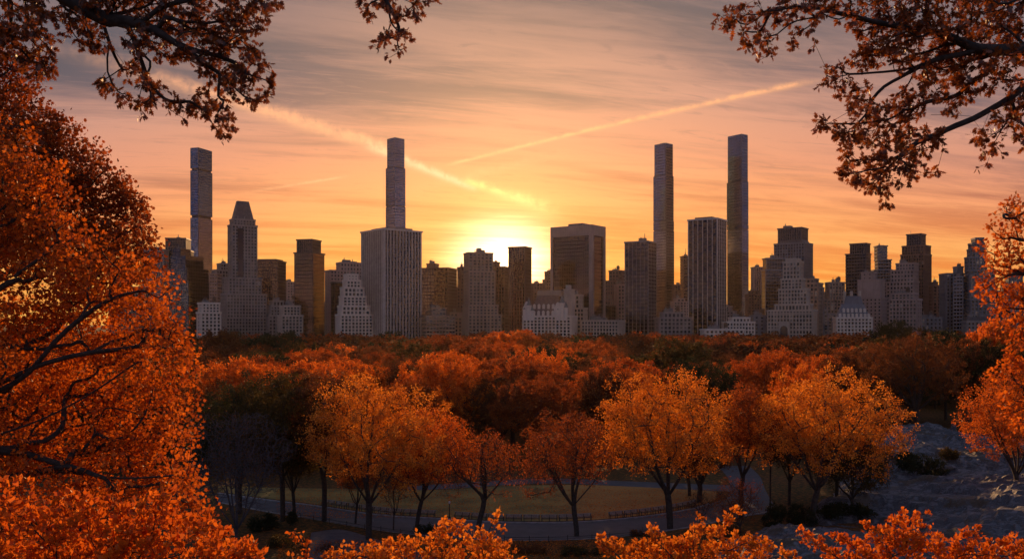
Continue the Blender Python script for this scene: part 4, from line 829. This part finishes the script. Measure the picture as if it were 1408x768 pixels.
# bushes along the bottom of the view
def bush(name, label, px, lum, lines, mat='amber', Y=14.0, npts=500, nl=11, size=.074, shape='ovate'):
    x = (px-CX)/F*Y; rt = rootpts(x, Y, CZ-(850-HOR)/F*Y, 3)
    near_tree(name, label, 'shrub', rt, lines, lum, Y, npts, nl, size, shape, mat, .035, .003, dY=.5, spread=.03, bf=.3, shell=.35, droop=-.35)
bush('shrub', 'large-leaved orange shrub in the bottom left corner in front of the maple', 130,
     [(15, 700, 45), (50, 735, 50), (100, 715, 40), (150, 730, 46), (200, 722, 40), (240, 735, 36), (215, 690, 24), (270, 745, 34), (305, 748, 22), (335, 758, 18), (362, 764, 10), (180, 770, 50), (60, 790, 60), (290, 780, 40), (120, 790, 60), (240, 860, 70), (60, 880, 70)],
     [(-1, [(90, 780), (60, 740), (30, 710)]), (-1, [(180, 780), (210, 740), (215, 700)]), (-1, [(240, 800), (290, 770), (340, 760)])], 'orange', 13.0, 1100, 8, .098, 'ovate')
bush('sapling', 'thin sprig with a few lit leaves beside the large-leaved shrub', 415, [(404, 732, 6), (412, 742, 6), (420, 750, 7), (421, 765, 6), (417, 775, 9), (414, 800, 16)], [(-1, [(415, 800), (421, 765), (416, 742), (404, 730)])], 'orange', 14.0, 44, 5, .075)
bush('shrub', 'bright orange shrub with two leafy spires at the bottom left of centre', 600,
     [(400, 768, 6), (455, 768, 10), (478, 762, 13), (505, 752, 12), (530, 757, 16), (520, 770, 18), (548, 746, 13), (562, 752, 16), (585, 744, 15), (608, 736, 14), (618, 722, 8), (613, 713, 4), (632, 728, 11), (648, 738, 14), (600, 758, 24), (640, 755, 24), (668, 733, 10), (678, 718, 8), (683, 705, 4), (690, 725, 6), (668, 750, 18), (695, 755, 14), (712, 764, 12), (545, 770, 22), (680, 775, 24), (480, 785, 26), (590, 800, 45), (660, 810, 40), (520, 810, 36)],
     [(-1, [(600, 800), (612, 760), (620, 735), (614, 714)]), (-1, [(640, 800), (662, 750), (674, 725), (684, 704)]), (-1, [(560, 800), (520, 770), (490, 762)]), (-1, [(660, 800), (690, 775), (710, 765)])], 'amber', 14.0, 640, 8)
bush('shrub', 'bright orange shrub with a tall spire right of the bottom centre', 950,
     [(826, 745, 7), (832, 755, 10), (845, 748, 8), (855, 760, 12), (878, 752, 12), (898, 740, 9), (897, 729, 6), (912, 742, 9), (928, 750, 14), (905, 757, 16), (948, 742, 14), (960, 730, 10), (962, 716, 5), (978, 735, 12), (992, 724, 9), (1004, 712, 7), (1012, 703, 4), (985, 748, 18), (1012, 745, 13), (1032, 745, 12), (1052, 752, 13), (1042, 765, 16), (1075, 762, 10), (1090, 768, 10), (955, 760, 24), (870, 772, 22), (1000, 768, 26), (930, 800, 45), (1010, 805, 40), (870, 805, 34)],
     [(-1, [(950, 800), (930, 770), (905, 745), (896, 730)]), (-1, [(960, 800), (965, 760), (985, 735), (1012, 703)]), (-1, [(960, 800), (955, 760), (961, 716)]), (-1, [(1000, 800), (1050, 765), (1085, 765)]), (-1, [(890, 800), (850, 765), (826, 745)])], 'amber', 14.0, 640, 8)
bush('shrub', 'orange shrub with ragged shoots before the rock at the bottom right', 1260,
     [(1099, 731, 5), (1108, 738, 7), (1124, 745, 8), (1148, 736, 5), (1135, 756, 8), (1150, 768, 13), (1172, 755, 11), (1160, 742, 6), (1195, 745, 11), (1192, 724, 5), (1214, 738, 12), (1222, 722, 10), (1236, 712, 7), (1240, 702, 4), (1250, 722, 9), (1264, 714, 6), (1275, 706, 4), (1268, 730, 11), (1240, 738, 16), (1215, 755, 18), (1255, 752, 18), (1285, 752, 12), (1290, 738, 6), (1312, 748, 10), (1328, 738, 8), (1342, 728, 5), (1345, 745, 9), (1330, 756, 14), (1358, 752, 10), (1376, 745, 9), (1392, 735, 5), (1395, 752, 12), (1370, 765, 16), (1300, 768, 20), (1200, 775, 26), (1410, 765, 18), (1250, 800, 45), (1340, 805, 45), (1160, 810, 36)],
     [(-1, [(1240, 800), (1230, 760), (1238, 705)]), (-1, [(1260, 800), (1262, 750), (1274, 708)]), (-1, [(1200, 800), (1150, 765), (1120, 745), (1100, 731)]), (-1, [(1300, 800), (1335, 755), (1342, 728)]), (-1, [(1330, 800), (1380, 760), (1392, 736)])], 'orange', 14.0, 720, 8)
# ------------------------------------------------------------------ ground
def smooth_curve(pts, n=120):
    pts = np.array(pts, float); t = np.linspace(0, len(pts)-1, n); q = []
    for s_ in t:
        i = min(int(s_), len(pts)-2); f = s_-i; p0, p1, p2, p3 = pts[max(i-1, 0)], pts[i], pts[i+1], pts[min(i+2, len(pts)-1)]
        q.append(.5*((2*p1)+(-p0+p2)*f+(2*p0-5*p1+4*p2-p3)*f*f+(-p0+3*p1-3*p2+p3)*f**3))
    return np.array(q)
def axis(lo, hi, fine0, fine1, st):
    a_ = list(np.arange(fine0, fine1+.1, st)); x = fine0; s_ = st
    while x > lo: s_ *= 1.5; x -= s_; a_.insert(0, x)
    x = fine1; s_ = st
    while x < hi: s_ *= 1.5; x += s_; a_.append(x)
    return a_
xs, ys = axis(-9000, 9000, -120, 120, 4.0), axis(-3000, 16000, -100, 230, 4.0); g = MB()
g.v = [(x, y, gz(x, y)) for y in ys for x in xs]; nx = len(xs)
g.f = [(j*nx+i, j*nx+i+1, (j+1)*nx+i+1, (j+1)*nx+i) for j in range(len(ys)-1) for i in range(nx-1)]
m, t, b = newmat('park_ground'); co = objco(t)
n1 = noise(t, co, .06, 5, .6).ss(.35, .65); n2 = noise(t, co, 1.6, 6, .7).ss(.45, .62); n3 = noise(t, co, .9, 2, .5).ss(.4, .6)
c = mixc(t, n1, (.055, .055, .02), (.09, .055, .025)); c = mixc(t, n2*.75, c, (.34, .12, .03)); c = mixc(t, n3*.3, c, (.03, .025, .018))
t.links.new(c, b.inputs['Base Color']); b.inputs['Roughness'].default_value = .95; b.inputs['Specular IOR Level'].default_value = .1
tag(g.build('ground', m, None, True), kind='structure')
# sheets that lie on the ground
def ribbon(name, left, right, z, mat, kind='structure'):
    n = len(left); g = MB(); g.v = [(p[0], p[1], gz(p[0], p[1])+z) for p in left]+[(p[0], p[1], gz(p[0], p[1])+z) for p in right]
    g.f = [(i, n+i, n+i+1, i+1) for i in range(n-1)]; o = g.build(name, mat); tag(o, kind=kind); return o
def edge(px_pts, n=120): return smooth_curve([ground(*p) for p in px_pts], n)
m, t, b = newmat('asphalt_path'); co = objco(t); n = noise(t, co, .5, 6, .65).ss(.3, .7); n2 = noise(t, co, 14, 3, .6).ss(.35, .65)
c = mixc(t, n, (.045, .045, .05), (.08, .078, .088)); c = mixc(t, n2*.25, c, (.16, .16, .175)); t.links.new(c, b.inputs['Base Color']); b.inputs['Roughness'].default_value = .75; M['path'] = m
nearE = edge([(300, 690), (372, 704), (430, 713), (520, 728), (600, 737), (690, 742), (790, 741), (880, 734), (950, 724), (1010, 712), (1075, 700)])
farE = edge([(300, 678), (372, 688), (430, 695), (520, 708), (600, 713), (690, 718), (790, 718), (880, 711), (950, 700), (985, 689), (1012, 680)])
ribbon('footpath', nearE, farE, .012, M['path'])
bl = edge([(960, 712), (995, 690), (1003, 672), (1000, 655), (985, 640)], 60); br = edge([(1075, 705), (1062, 690), (1052, 672), (1045, 655), (1030, 640)], 60)
ribbon('footpath', br, bl, .018, M['path'])
ribbon('footpath', edge([(560, 674), (640, 670), (700, 666), (760, 664), (860, 668), (960, 673), (1020, 676)], 60), edge([(560, 668), (640, 663), (700, 659), (760, 657), (860, 661), (960, 665), (1020, 667)], 60), .008, M['path'])
# lawn
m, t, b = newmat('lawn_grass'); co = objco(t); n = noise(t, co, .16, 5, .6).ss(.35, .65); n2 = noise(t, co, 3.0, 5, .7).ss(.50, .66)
sx_ = t.nodes.new('ShaderNodeSeparateXYZ'); t.links.new(co, sx_.inputs[0]); litter_ = X(t, sx_.outputs[0]).ss(4, 14)  # rust leaf litter increases towards the right of the lawn
c = mixc(t, n, (.12, .11, .03), (.30, .21, .05)); c = mixc(t, (n2*.45+litter_*.42), c, (.60, .22, .045)); t.links.new(c, b.inputs['Base Color']); b.inputs['Roughness'].default_value = .95
l0 = edge([(300, 675), (372, 685), (430, 692), (520, 705), (600, 710), (690, 715), (790, 715), (880, 708), (950, 697), (985, 686)], 80); l1 = edge([(300, 668), (372, 670), (430, 671), (520, 672), (600, 673), (690, 668), (790, 666), (880, 669), (950, 673), (985, 675)], 80)
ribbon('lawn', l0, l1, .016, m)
m, t, b = newmat('gravel'); co = objco(t); n = noise(t, co, .8, 6, .7).ss(.35, .65); vr = t.nodes.new('ShaderNodeTexVoronoi'); vr.inputs['Scale'].default_value = 2.2; t.links.new(co, vr.inputs['Vector'])
c = mixc(t, n, (.05, .05, .06), (.12, .12, .14)); c = mixc(t, X(t, vr.outputs['Distance']).ss(.0, .4)*.4, c, (.17, .17, .20)); t.links.new(c, b.inputs['Base Color']); b.inputs['Roughness'].default_value = .8
bp = t.nodes.new('ShaderNodeBump'); bp.inputs['Strength'].default_value = .8; bp.inputs['Distance'].default_value = .3; t.links.new(n.s, bp.inputs['Height']); t.links.new(bp.outputs[0], b.inputs['Normal']); 
ribbon('stony_ground', edge([(420, 775), (480, 790), (560, 790), (620, 775)], 30), edge([(428, 732), (470, 728), (520, 742), (560, 752)], 30), .05, m)
# kerbs of the path (near and lawn side)
M['kerb'] = plain('kerb_stone', (.26, .25, .25), .8, 0, .3, 1.5)
def kerb(line, name, label, w=.3, h=.14, off=0.0):
    g = MB(); n = len(line); d = np.gradient(line, axis=0); d /= np.linalg.norm(d, axis=1)[:, None]; nrm = np.stack([-d[:, 1], d[:, 0]], 1)
    prof = [(-w/2, 0), (-w/2, h), (w/2, h), (w/2, 0)]
    for i in range(n):
        for a_, z in prof: p = line[i]+nrm[i]*(a_+off); g.v.append((p[0], p[1], gz(p[0], p[1])+z))
    for i in range(n-1):
        for j in range(3): g.f.append((i*4+j, i*4+j+1, i*4+4+j+1, i*4+4+j))
    return tag(g.build(name, M['kerb']), label, 'kerb')
kerb(farE[:104], 'kerb', 'pale stone kerb between the curved path and the lawn', .35, .16)
kerb(nearE, 'kerb', 'low stone kerb along the near edge of the curved path', .25, .10)
# benches in a row along the lawn side
M['bench_wood'] = plain('bench_wood', (.07, .05, .04), .7, 0, .3, 4); M['iron'] = plain('dark_iron', (.03, .03, .032), .5, .5, .2, 2); M['top_slat'] = plain('pale_slat', (.30, .27, .26), .6, 0, .3, 4)  # backrest slats are paler than the seat slats
def bench(x, y, rz):
    r = empty('park_bench', (x, y, gz(x, y)), rz)
    g = MB()
    for i in range(4): g.box(-1.15, 1.15, -.05+i*.12, .05+i*.12, .42, .46)
    g.build('seat', M['bench_wood'], r); g = MB()
    for i in range(3): g.box(-1.15, 1.15, .42+i*.03, .46+i*.03, .52+i*.13, .62+i*.13)
    g.box(-1.17, 1.17, .50, .58, .90, .95); g.build('backrest', M['top_slat'], r)
    for sx in (-1.05, 0, 1.05):
        MB().box(sx-.03, sx+.03, -.05, .02, 0, .62).box(sx-.03, sx+.03, .40, .47, 0, .9).box(sx-.04, sx+.04, -.08, .45, .60, .65).build('leg', M['iron'], r)
    return r
def copy_tree(o, parent=None):
    c = o.copy(); COL.objects.link(c); c.parent = parent
    for ch in list(o.children): copy_tree(ch, c)
    return c
ln = farE; seg = np.linalg.norm(np.diff(ln, axis=0), axis=1); cs = np.concatenate([[0], np.cumsum(seg)]); proto = None; s_ = cs[26]; k = 0
while s_ < cs[100]:
    x = np.interp(s_, cs, ln[:, 0]); y = np.interp(s_, cs, ln[:, 1]); i = int(np.searchsorted(cs, s_)); d = ln[min(i+1, len(ln)-1)]-ln[i-1]; th = math.atan2(d[1], d[0]); nx_, ny_ = -sin(th), cos(th)
    gap = k % 9 == 8
    if not gap:
        if proto is None: proto = o = bench(x+nx_*.75, y+ny_*.75, th)
        else: o = copy_tree(proto); o.location = (x+nx_*.75, y+ny_*.75, gz(x, y)); o.rotation_euler = (0, 0, th)
        tag(o, 'dark slatted park bench in the long row between the curved path and the lawn', 'bench', 'row of benches along the lawn')
    s_ += 2.55; k += 1
# low rail fence on the near side
def rail_fence(line, i0, i1, label):
    r = empty('rail_fence', (line[i0][0], line[i0][1], gz(*line[i0]))); tag(r, label, 'fence'); o_ = np.array(r.location); sub = line[i0:i1]
    d = np.gradient(sub, axis=0); d /= np.linalg.norm(d, axis=1)[:, None]; q = sub+np.stack([d[:, 1], -d[:, 0]], 1)*.9
    P = [np.array((p[0], p[1], gz(p[0], p[1])))-o_ for p in q]
    for h in (.35, .62): MB().tube([p+np.array([0, 0, h]) for p in P], .03, 5).build('rail', M['iron'], r)
    cs = 0; last = -9
    for i in range(len(P)):
        if i: cs += np.linalg.norm(P[i]-P[i-1])
        if cs-last > 2.4: last = cs; MB().cyl(P[i][0], P[i][1], P[i][2]-.1, P[i][2]+.85, .05, .04, 6).build('post', M['iron'], r)
rail_fence(nearE, 60, 88, 'low dark rail fence along the near edge of the path right of the leaning tree')
rail_fence(nearE, 22, 56, 'low dark rail fence along the near edge of the path behind the large orange tree')
# lamp posts
def lamp(px, py, h, label):
    x, y = ground(px, py); r = empty('lamp_post', (x, y, gz(x, y))); tag(r, label, 'lamp post')
    MB().cyl(0, 0, -.1, .25, .16, .13, 10).cyl(0, 0, .25, h-.35, .075, .055, 10).cyl(0, 0, h-.37, h-.30, .12, .14, 10).build('pole', M['iron'], r)
    g = MB().cyl(0, 0, h-.30, h-.05, .11, .15, 10).cyl(0, 0, h-.05, h+.05, .15, .04, 10); m, t, b = newmat('lamp_glass') if 'lampg' not in M else (M['lampg'], 0, 0)
    if 'lampg' not in M: b.inputs['Base Color'].default_value = (.85, .85, .85, 1); b.inputs['Roughness'].default_value = .2; M['lampg'] = m
    g.build('lamp_globe', M['lampg'], r)
lamp(618, 712, 2.4, 'short dark lamp post with a pale top at the lawn edge beside the leaning tree')
# bent railing near the sapling
x, y = ground(528, 716); r = empty('arched_railing', (x, y, gz(x, y)), .3); tag(r, 'pale arched metal railing standing beside the path near the thin sapling', 'railing')
for i in range(3):
    a0 = .75-i*.18; MB().tube([(-1.5*cos(q), i*.25, 1.55*a0/.75*sin(q)+.05) for q in np.linspace(0, pi, 14)], .035, 5).build('arch', M['kerb'], r)
# ------------------------------------------------------------------ rock outcrop
def rock_h(px, py):
    a_ = min(max((px-1135)/90, 0), 1); return a_
xs_ = np.linspace(16, 135, 190); ys_ = np.linspace(82, 216, 215); g = MB()
from mathutils import noise as mn, Vector
for y in ys_:
    for x in xs_:
        px = CX+x/y*F; py = HOR+CZ*F/y
        lim = 1120+max(0, (690-py))*.62 if py < 690 else 1120-(py-690)*2.2
        e_ = sm((px-lim)/60)*sm((214-y)/16)*sm((y-84)/8); base_h = 2.2*sm((x-40)/40)*sm((y-95)/30)+1.0*e_
        ledge = x*.30+y*.42+2.5*mn.noise(Vector((x*.05, y*.05, 0)))
        st = ledge*.35; st_ = (math.floor(st)+sm((st-math.floor(st))*3.0 if (st-math.floor(st)) < .333 else 1))
        qn = 5*(mn.noise(Vector((x*.05+3, y*.055, 3)))+.45*mn.noise(Vector((x*.14, y*.17, 8)))); fr = qn-math.floor(qn); qs = (math.floor(qn)+sm((fr-.6)*6))/5
        h = 2.6*qs+.35*mn.noise(Vector((x*.3, y*.34, 1)))+.16*mn.noise(Vector((x*.9, y*1.0, 5)))+.08*mn.noise(Vector((x*2.2, y*2.6, 7)))+.9*(st_-st)+.3*abs(mn.noise(Vector((x*.4, y*.5, 11))))
        z = gz(x, y)-.6+(base_h+.9+h)*e_; g.v.append((x, y, z))
nx = len(xs_); g.f = [(j*nx+i, j*nx+i+1, (j+1)*nx+i+1, (j+1)*nx+i) for j in range(len(ys_)-1) for i in range(nx-1)]
m, t, b = newmat('schist_rock'); co = objco(t); st = vmul(t, co, (.7, 1.15, 1.0)); n = noise(t, st, .9, 7, .68, .6); n2 = noise(t, co, .10, 4, .6).ss(.35, .65); n4 = noise(t, st, 5.0, 4, .6)
c = mixc(t, n.ss(.35, .68), (.022, .024, .028), (.17, .172, .19)); ck = ((n-.5).f('ABSOLUTE').ss(.0, .03)*-1.0+1.0); c = mixc(t, n2*.5, c, (.10, .10, .12)); c = mixc(t, n4.ss(.55, .7)*.5, c, (.22, .225, .25)); c = mixc(t, ck*.85, c, (.008, .008, .01)); c = mixc(t, noise(t, co, .16, 6, .7).ss(.54, .60)*.85, c, (.07, .045, .022)); t.links.new(c, b.inputs['Base Color']); b.inputs['Roughness'].default_value = .7
bp = t.nodes.new('ShaderNodeBump'); bp.inputs['Strength'].default_value = .9; bp.inputs['Distance'].default_value = .35; t.links.new((n+n4*.3).s, bp.inputs['Height']); t.links.new(bp.outputs[0], b.inputs['Normal'])
tag(g.build('rock_outcrop', m, None, False), kind='structure')
for v_ in range(0): pass
def rock_z(x, y):
    i = int(np.clip(np.searchsorted(xs_, x), 0, nx-1)); j = int(np.clip(np.searchsorted(ys_, y), 0, len(ys_)-1)); return g.v[j*nx+i][2]
def boulder(px, py, sx, sy, sz, label, seed):
    x, y = ground(px, py); z = rock_z(x, y); r_ = random.Random(seed); mb = MB(); nu, nv = 14, 9
    for j in range(nv+1):
        for i in range(nu):
            th, ph = 2*pi*i/nu, pi*j/nv-pi/2; d = Vector((cos(th)*cos(ph), sin(th)*cos(ph), sin(ph))); q = 1+.35*mn.noise(d*1.3+Vector((seed, 0, 0)))+.15*mn.noise(d*3+Vector((0, seed, 0)))
            mb.v.append((d.x*sx*q, d.y*sy*q, d.z*sz*q+sz*.35))
    mb.f = [(j*nu+i, j*nu+(i+1) % nu, (j+1)*nu+(i+1) % nu, (j+1)*nu+i) for j in range(nv) for i in range(nu)]
    o = mb.build('boulder', m); o.location = (x, y, z); tag(o, label, 'boulder')
boulder(1297, 676, 2.2, 1.2, .7, 'pale boulder in front of the dark bush on the rock', 3)
boulder(1278, 672, 1.0, .8, .6, 'smaller pale boulder left of the larger one by the dark bush', 4)
boulder(1311, 609, .7, .5, 1.3, 'dark upright stump-like stone at the top of the rock', 5)
boulder(1372, 655, .8, .6, 1.2, 'upright pale stone under the orange tree at the right edge', 6)
boulder(1192, 648, 2.4, 1.2, .7, 'long flat boulder at the left edge of the rock under the broad tree', 7)
# low shrubs
def low_bush(px, py, wpx, hpx, mat, label, seed, n=2600, ls=.2, rock=False, npts=240, name='shrub'):
    x, y = ground(px, py); z = rock_z(x, y)-.1 if rock else gz(x, y); mpp = y/F; w, h = wpx*mpp/2, hpx*mpp; rr_ = random.Random(seed)
    L = [(rr_.uniform(-.75, .75)*w, rr_.uniform(-.45, .45)*w, rr_.uniform(.25, .7)*h, rr_.uniform(.3, .42)*h) for _ in range(max(5, int(w/h*7)))]
    P, _ = lumps_pts(L, npts, .5, .9); P = P[P[:, 2] > .05]; N, pr, _ = grow(P, [(0, 0, 0), (0, 0, .15*h)], [-1, 0], .5); rad = radii(pr, .06, .008)
    r = empty(name, (x, y, z)); tag(r, label, 'shrub'); wood(N, pr, rad, (4, 3), .02).build('stem', M['bark'], r)
    j = rng.integers(0, len(P), n); V, kk, q = leaves(P[j]+rng.normal(size=(n, 3))*.16, ls, 'diamond', rnd=rng.random(len(P))[j]); link('foliage', mesh_np('foliage', V, kk, q), M[mat], r)
low_bush(1268, 678, 66, 38, 'green', 'large dark bush growing on the rock', 1, 7000, .22, True, 420)
low_bush(1302, 670, 34, 20, 'olive', 'lower dark bush right of the large one on the rock', 2, 2600, .2, True)
low_bush(1345, 654, 46, 9, 'rust', 'flat rust-coloured shrub on the rock beside the right-edge tree', 3, 1600, .16, True)
low_bush(1215, 668, 40, 26, 'rust', 'loose rust-tinged bush at the left edge of the rock', 4, 1200, .18, True)
low_bush(1090, 722, 90, 28, 'green', 'wide rounded dark hedge-like shrub below the branching path', 5, 6500, .2, False, 420)
low_bush(1170, 716, 80, 24, 'green', 'dark low thicket between hedge-like shrub and rock', 6, 4500, .22, False, 300)
low_bush(586, 731, 36, 12, 'green', 'low dark shrub around the foot of the second orange tree', 7, 1500, .14)
low_bush(800, 762, 70, 12, 'olive', 'low olive ground shrub in front of the thin rust-brown tree', 8, 2200, .16)
low_bush(730, 758, 60, 10, 'brown', 'low brown ground shrub left of the olive ground shrub', 9, 1500, .15)
low_bush(990, 736, 60, 16, 'brown', 'brown ragged shrub beside the small loose bush-like tree', 10, 1700, .16)
low_bush(370, 728, 70, 22, 'green', 'dark shrub under the trees at left below the path', 11, 3500, .2)
low_bush(395, 752, 60, 20, 'olive', 'olive shrub beside the stony ground at bottom left', 12, 1800, .16)
low_bush(455, 758, 40, 14, 'brown', 'thin brown shrub at the left of the stony ground', 13, 700, .12)
low_bush(880, 736, 34, 8, 'brown', 'small brown shrub at the path edge left of the largest orange tree', 14, 900, .14)
low_bush(1385, 668, 70, 22, 'rust', 'rust shrub at the foot of the right-edge tree', 15, 2400, .18, True)
low_bush(1250, 598, 130, 14, 'green', 'dark undergrowth behind the top of the rock', 16, 4200, .3)
low_bush(1370, 600, 110, 14, 'green', 'dark undergrowth right of the big brown tree', 17, 4000, .3)
# fallen leaves
n = 30000; px_ = rng.uniform(380, 1010, n*2); py_ = rng.uniform(672, 768, n*2); Yl = CZ*F/(py_-HOR); c_ = np.stack([(px_-CX)/F*Yl, Yl, np.zeros_like(Yl)], 1)
c_ = c_[(py_ > 742) | (py_ < 712)][:n]; c_[:, 2] = [gz(a_, b_)+.03 for a_, b_ in c_[:, :2]]
V, kk, q = leaves(c_, .2, 'diamond'); V[:, 2] = np.repeat(c_[:, 2], 4)+.02+np.abs(V[:, 2]-np.repeat(c_[:, 2], 4))*.35
tag(link('fallen_leaves', mesh_np('fallen_leaves', V, kk, q), M['orange']), 'rust fallen leaves scattered over the grass on both sides of the path', 'leaf litter', kind='stuff')

# ------------------------------------------------------------------ haze
hz = MB().box(-2300, 2300, -120, 2300, -1.5, 345); o = hz.build('haze', None); m = bpy.data.materials.new('haze'); m.use_nodes = True; t = m.node_tree; t.nodes.clear()
oo = t.nodes.new('ShaderNodeOutputMaterial'); pv = t.nodes.new('ShaderNodeVolumePrincipled'); pv.inputs['Color'].default_value = (1, .80, .62, 1); pv.inputs['Density'].default_value = .000009; pv.inputs['Anisotropy'].default_value = .7
t.links.new(pv.outputs[0], oo.inputs['Volume']); o.data.materials.append(m); tag(o, 'thin warm evening haze over the park and city', 'haze', kind='stuff')
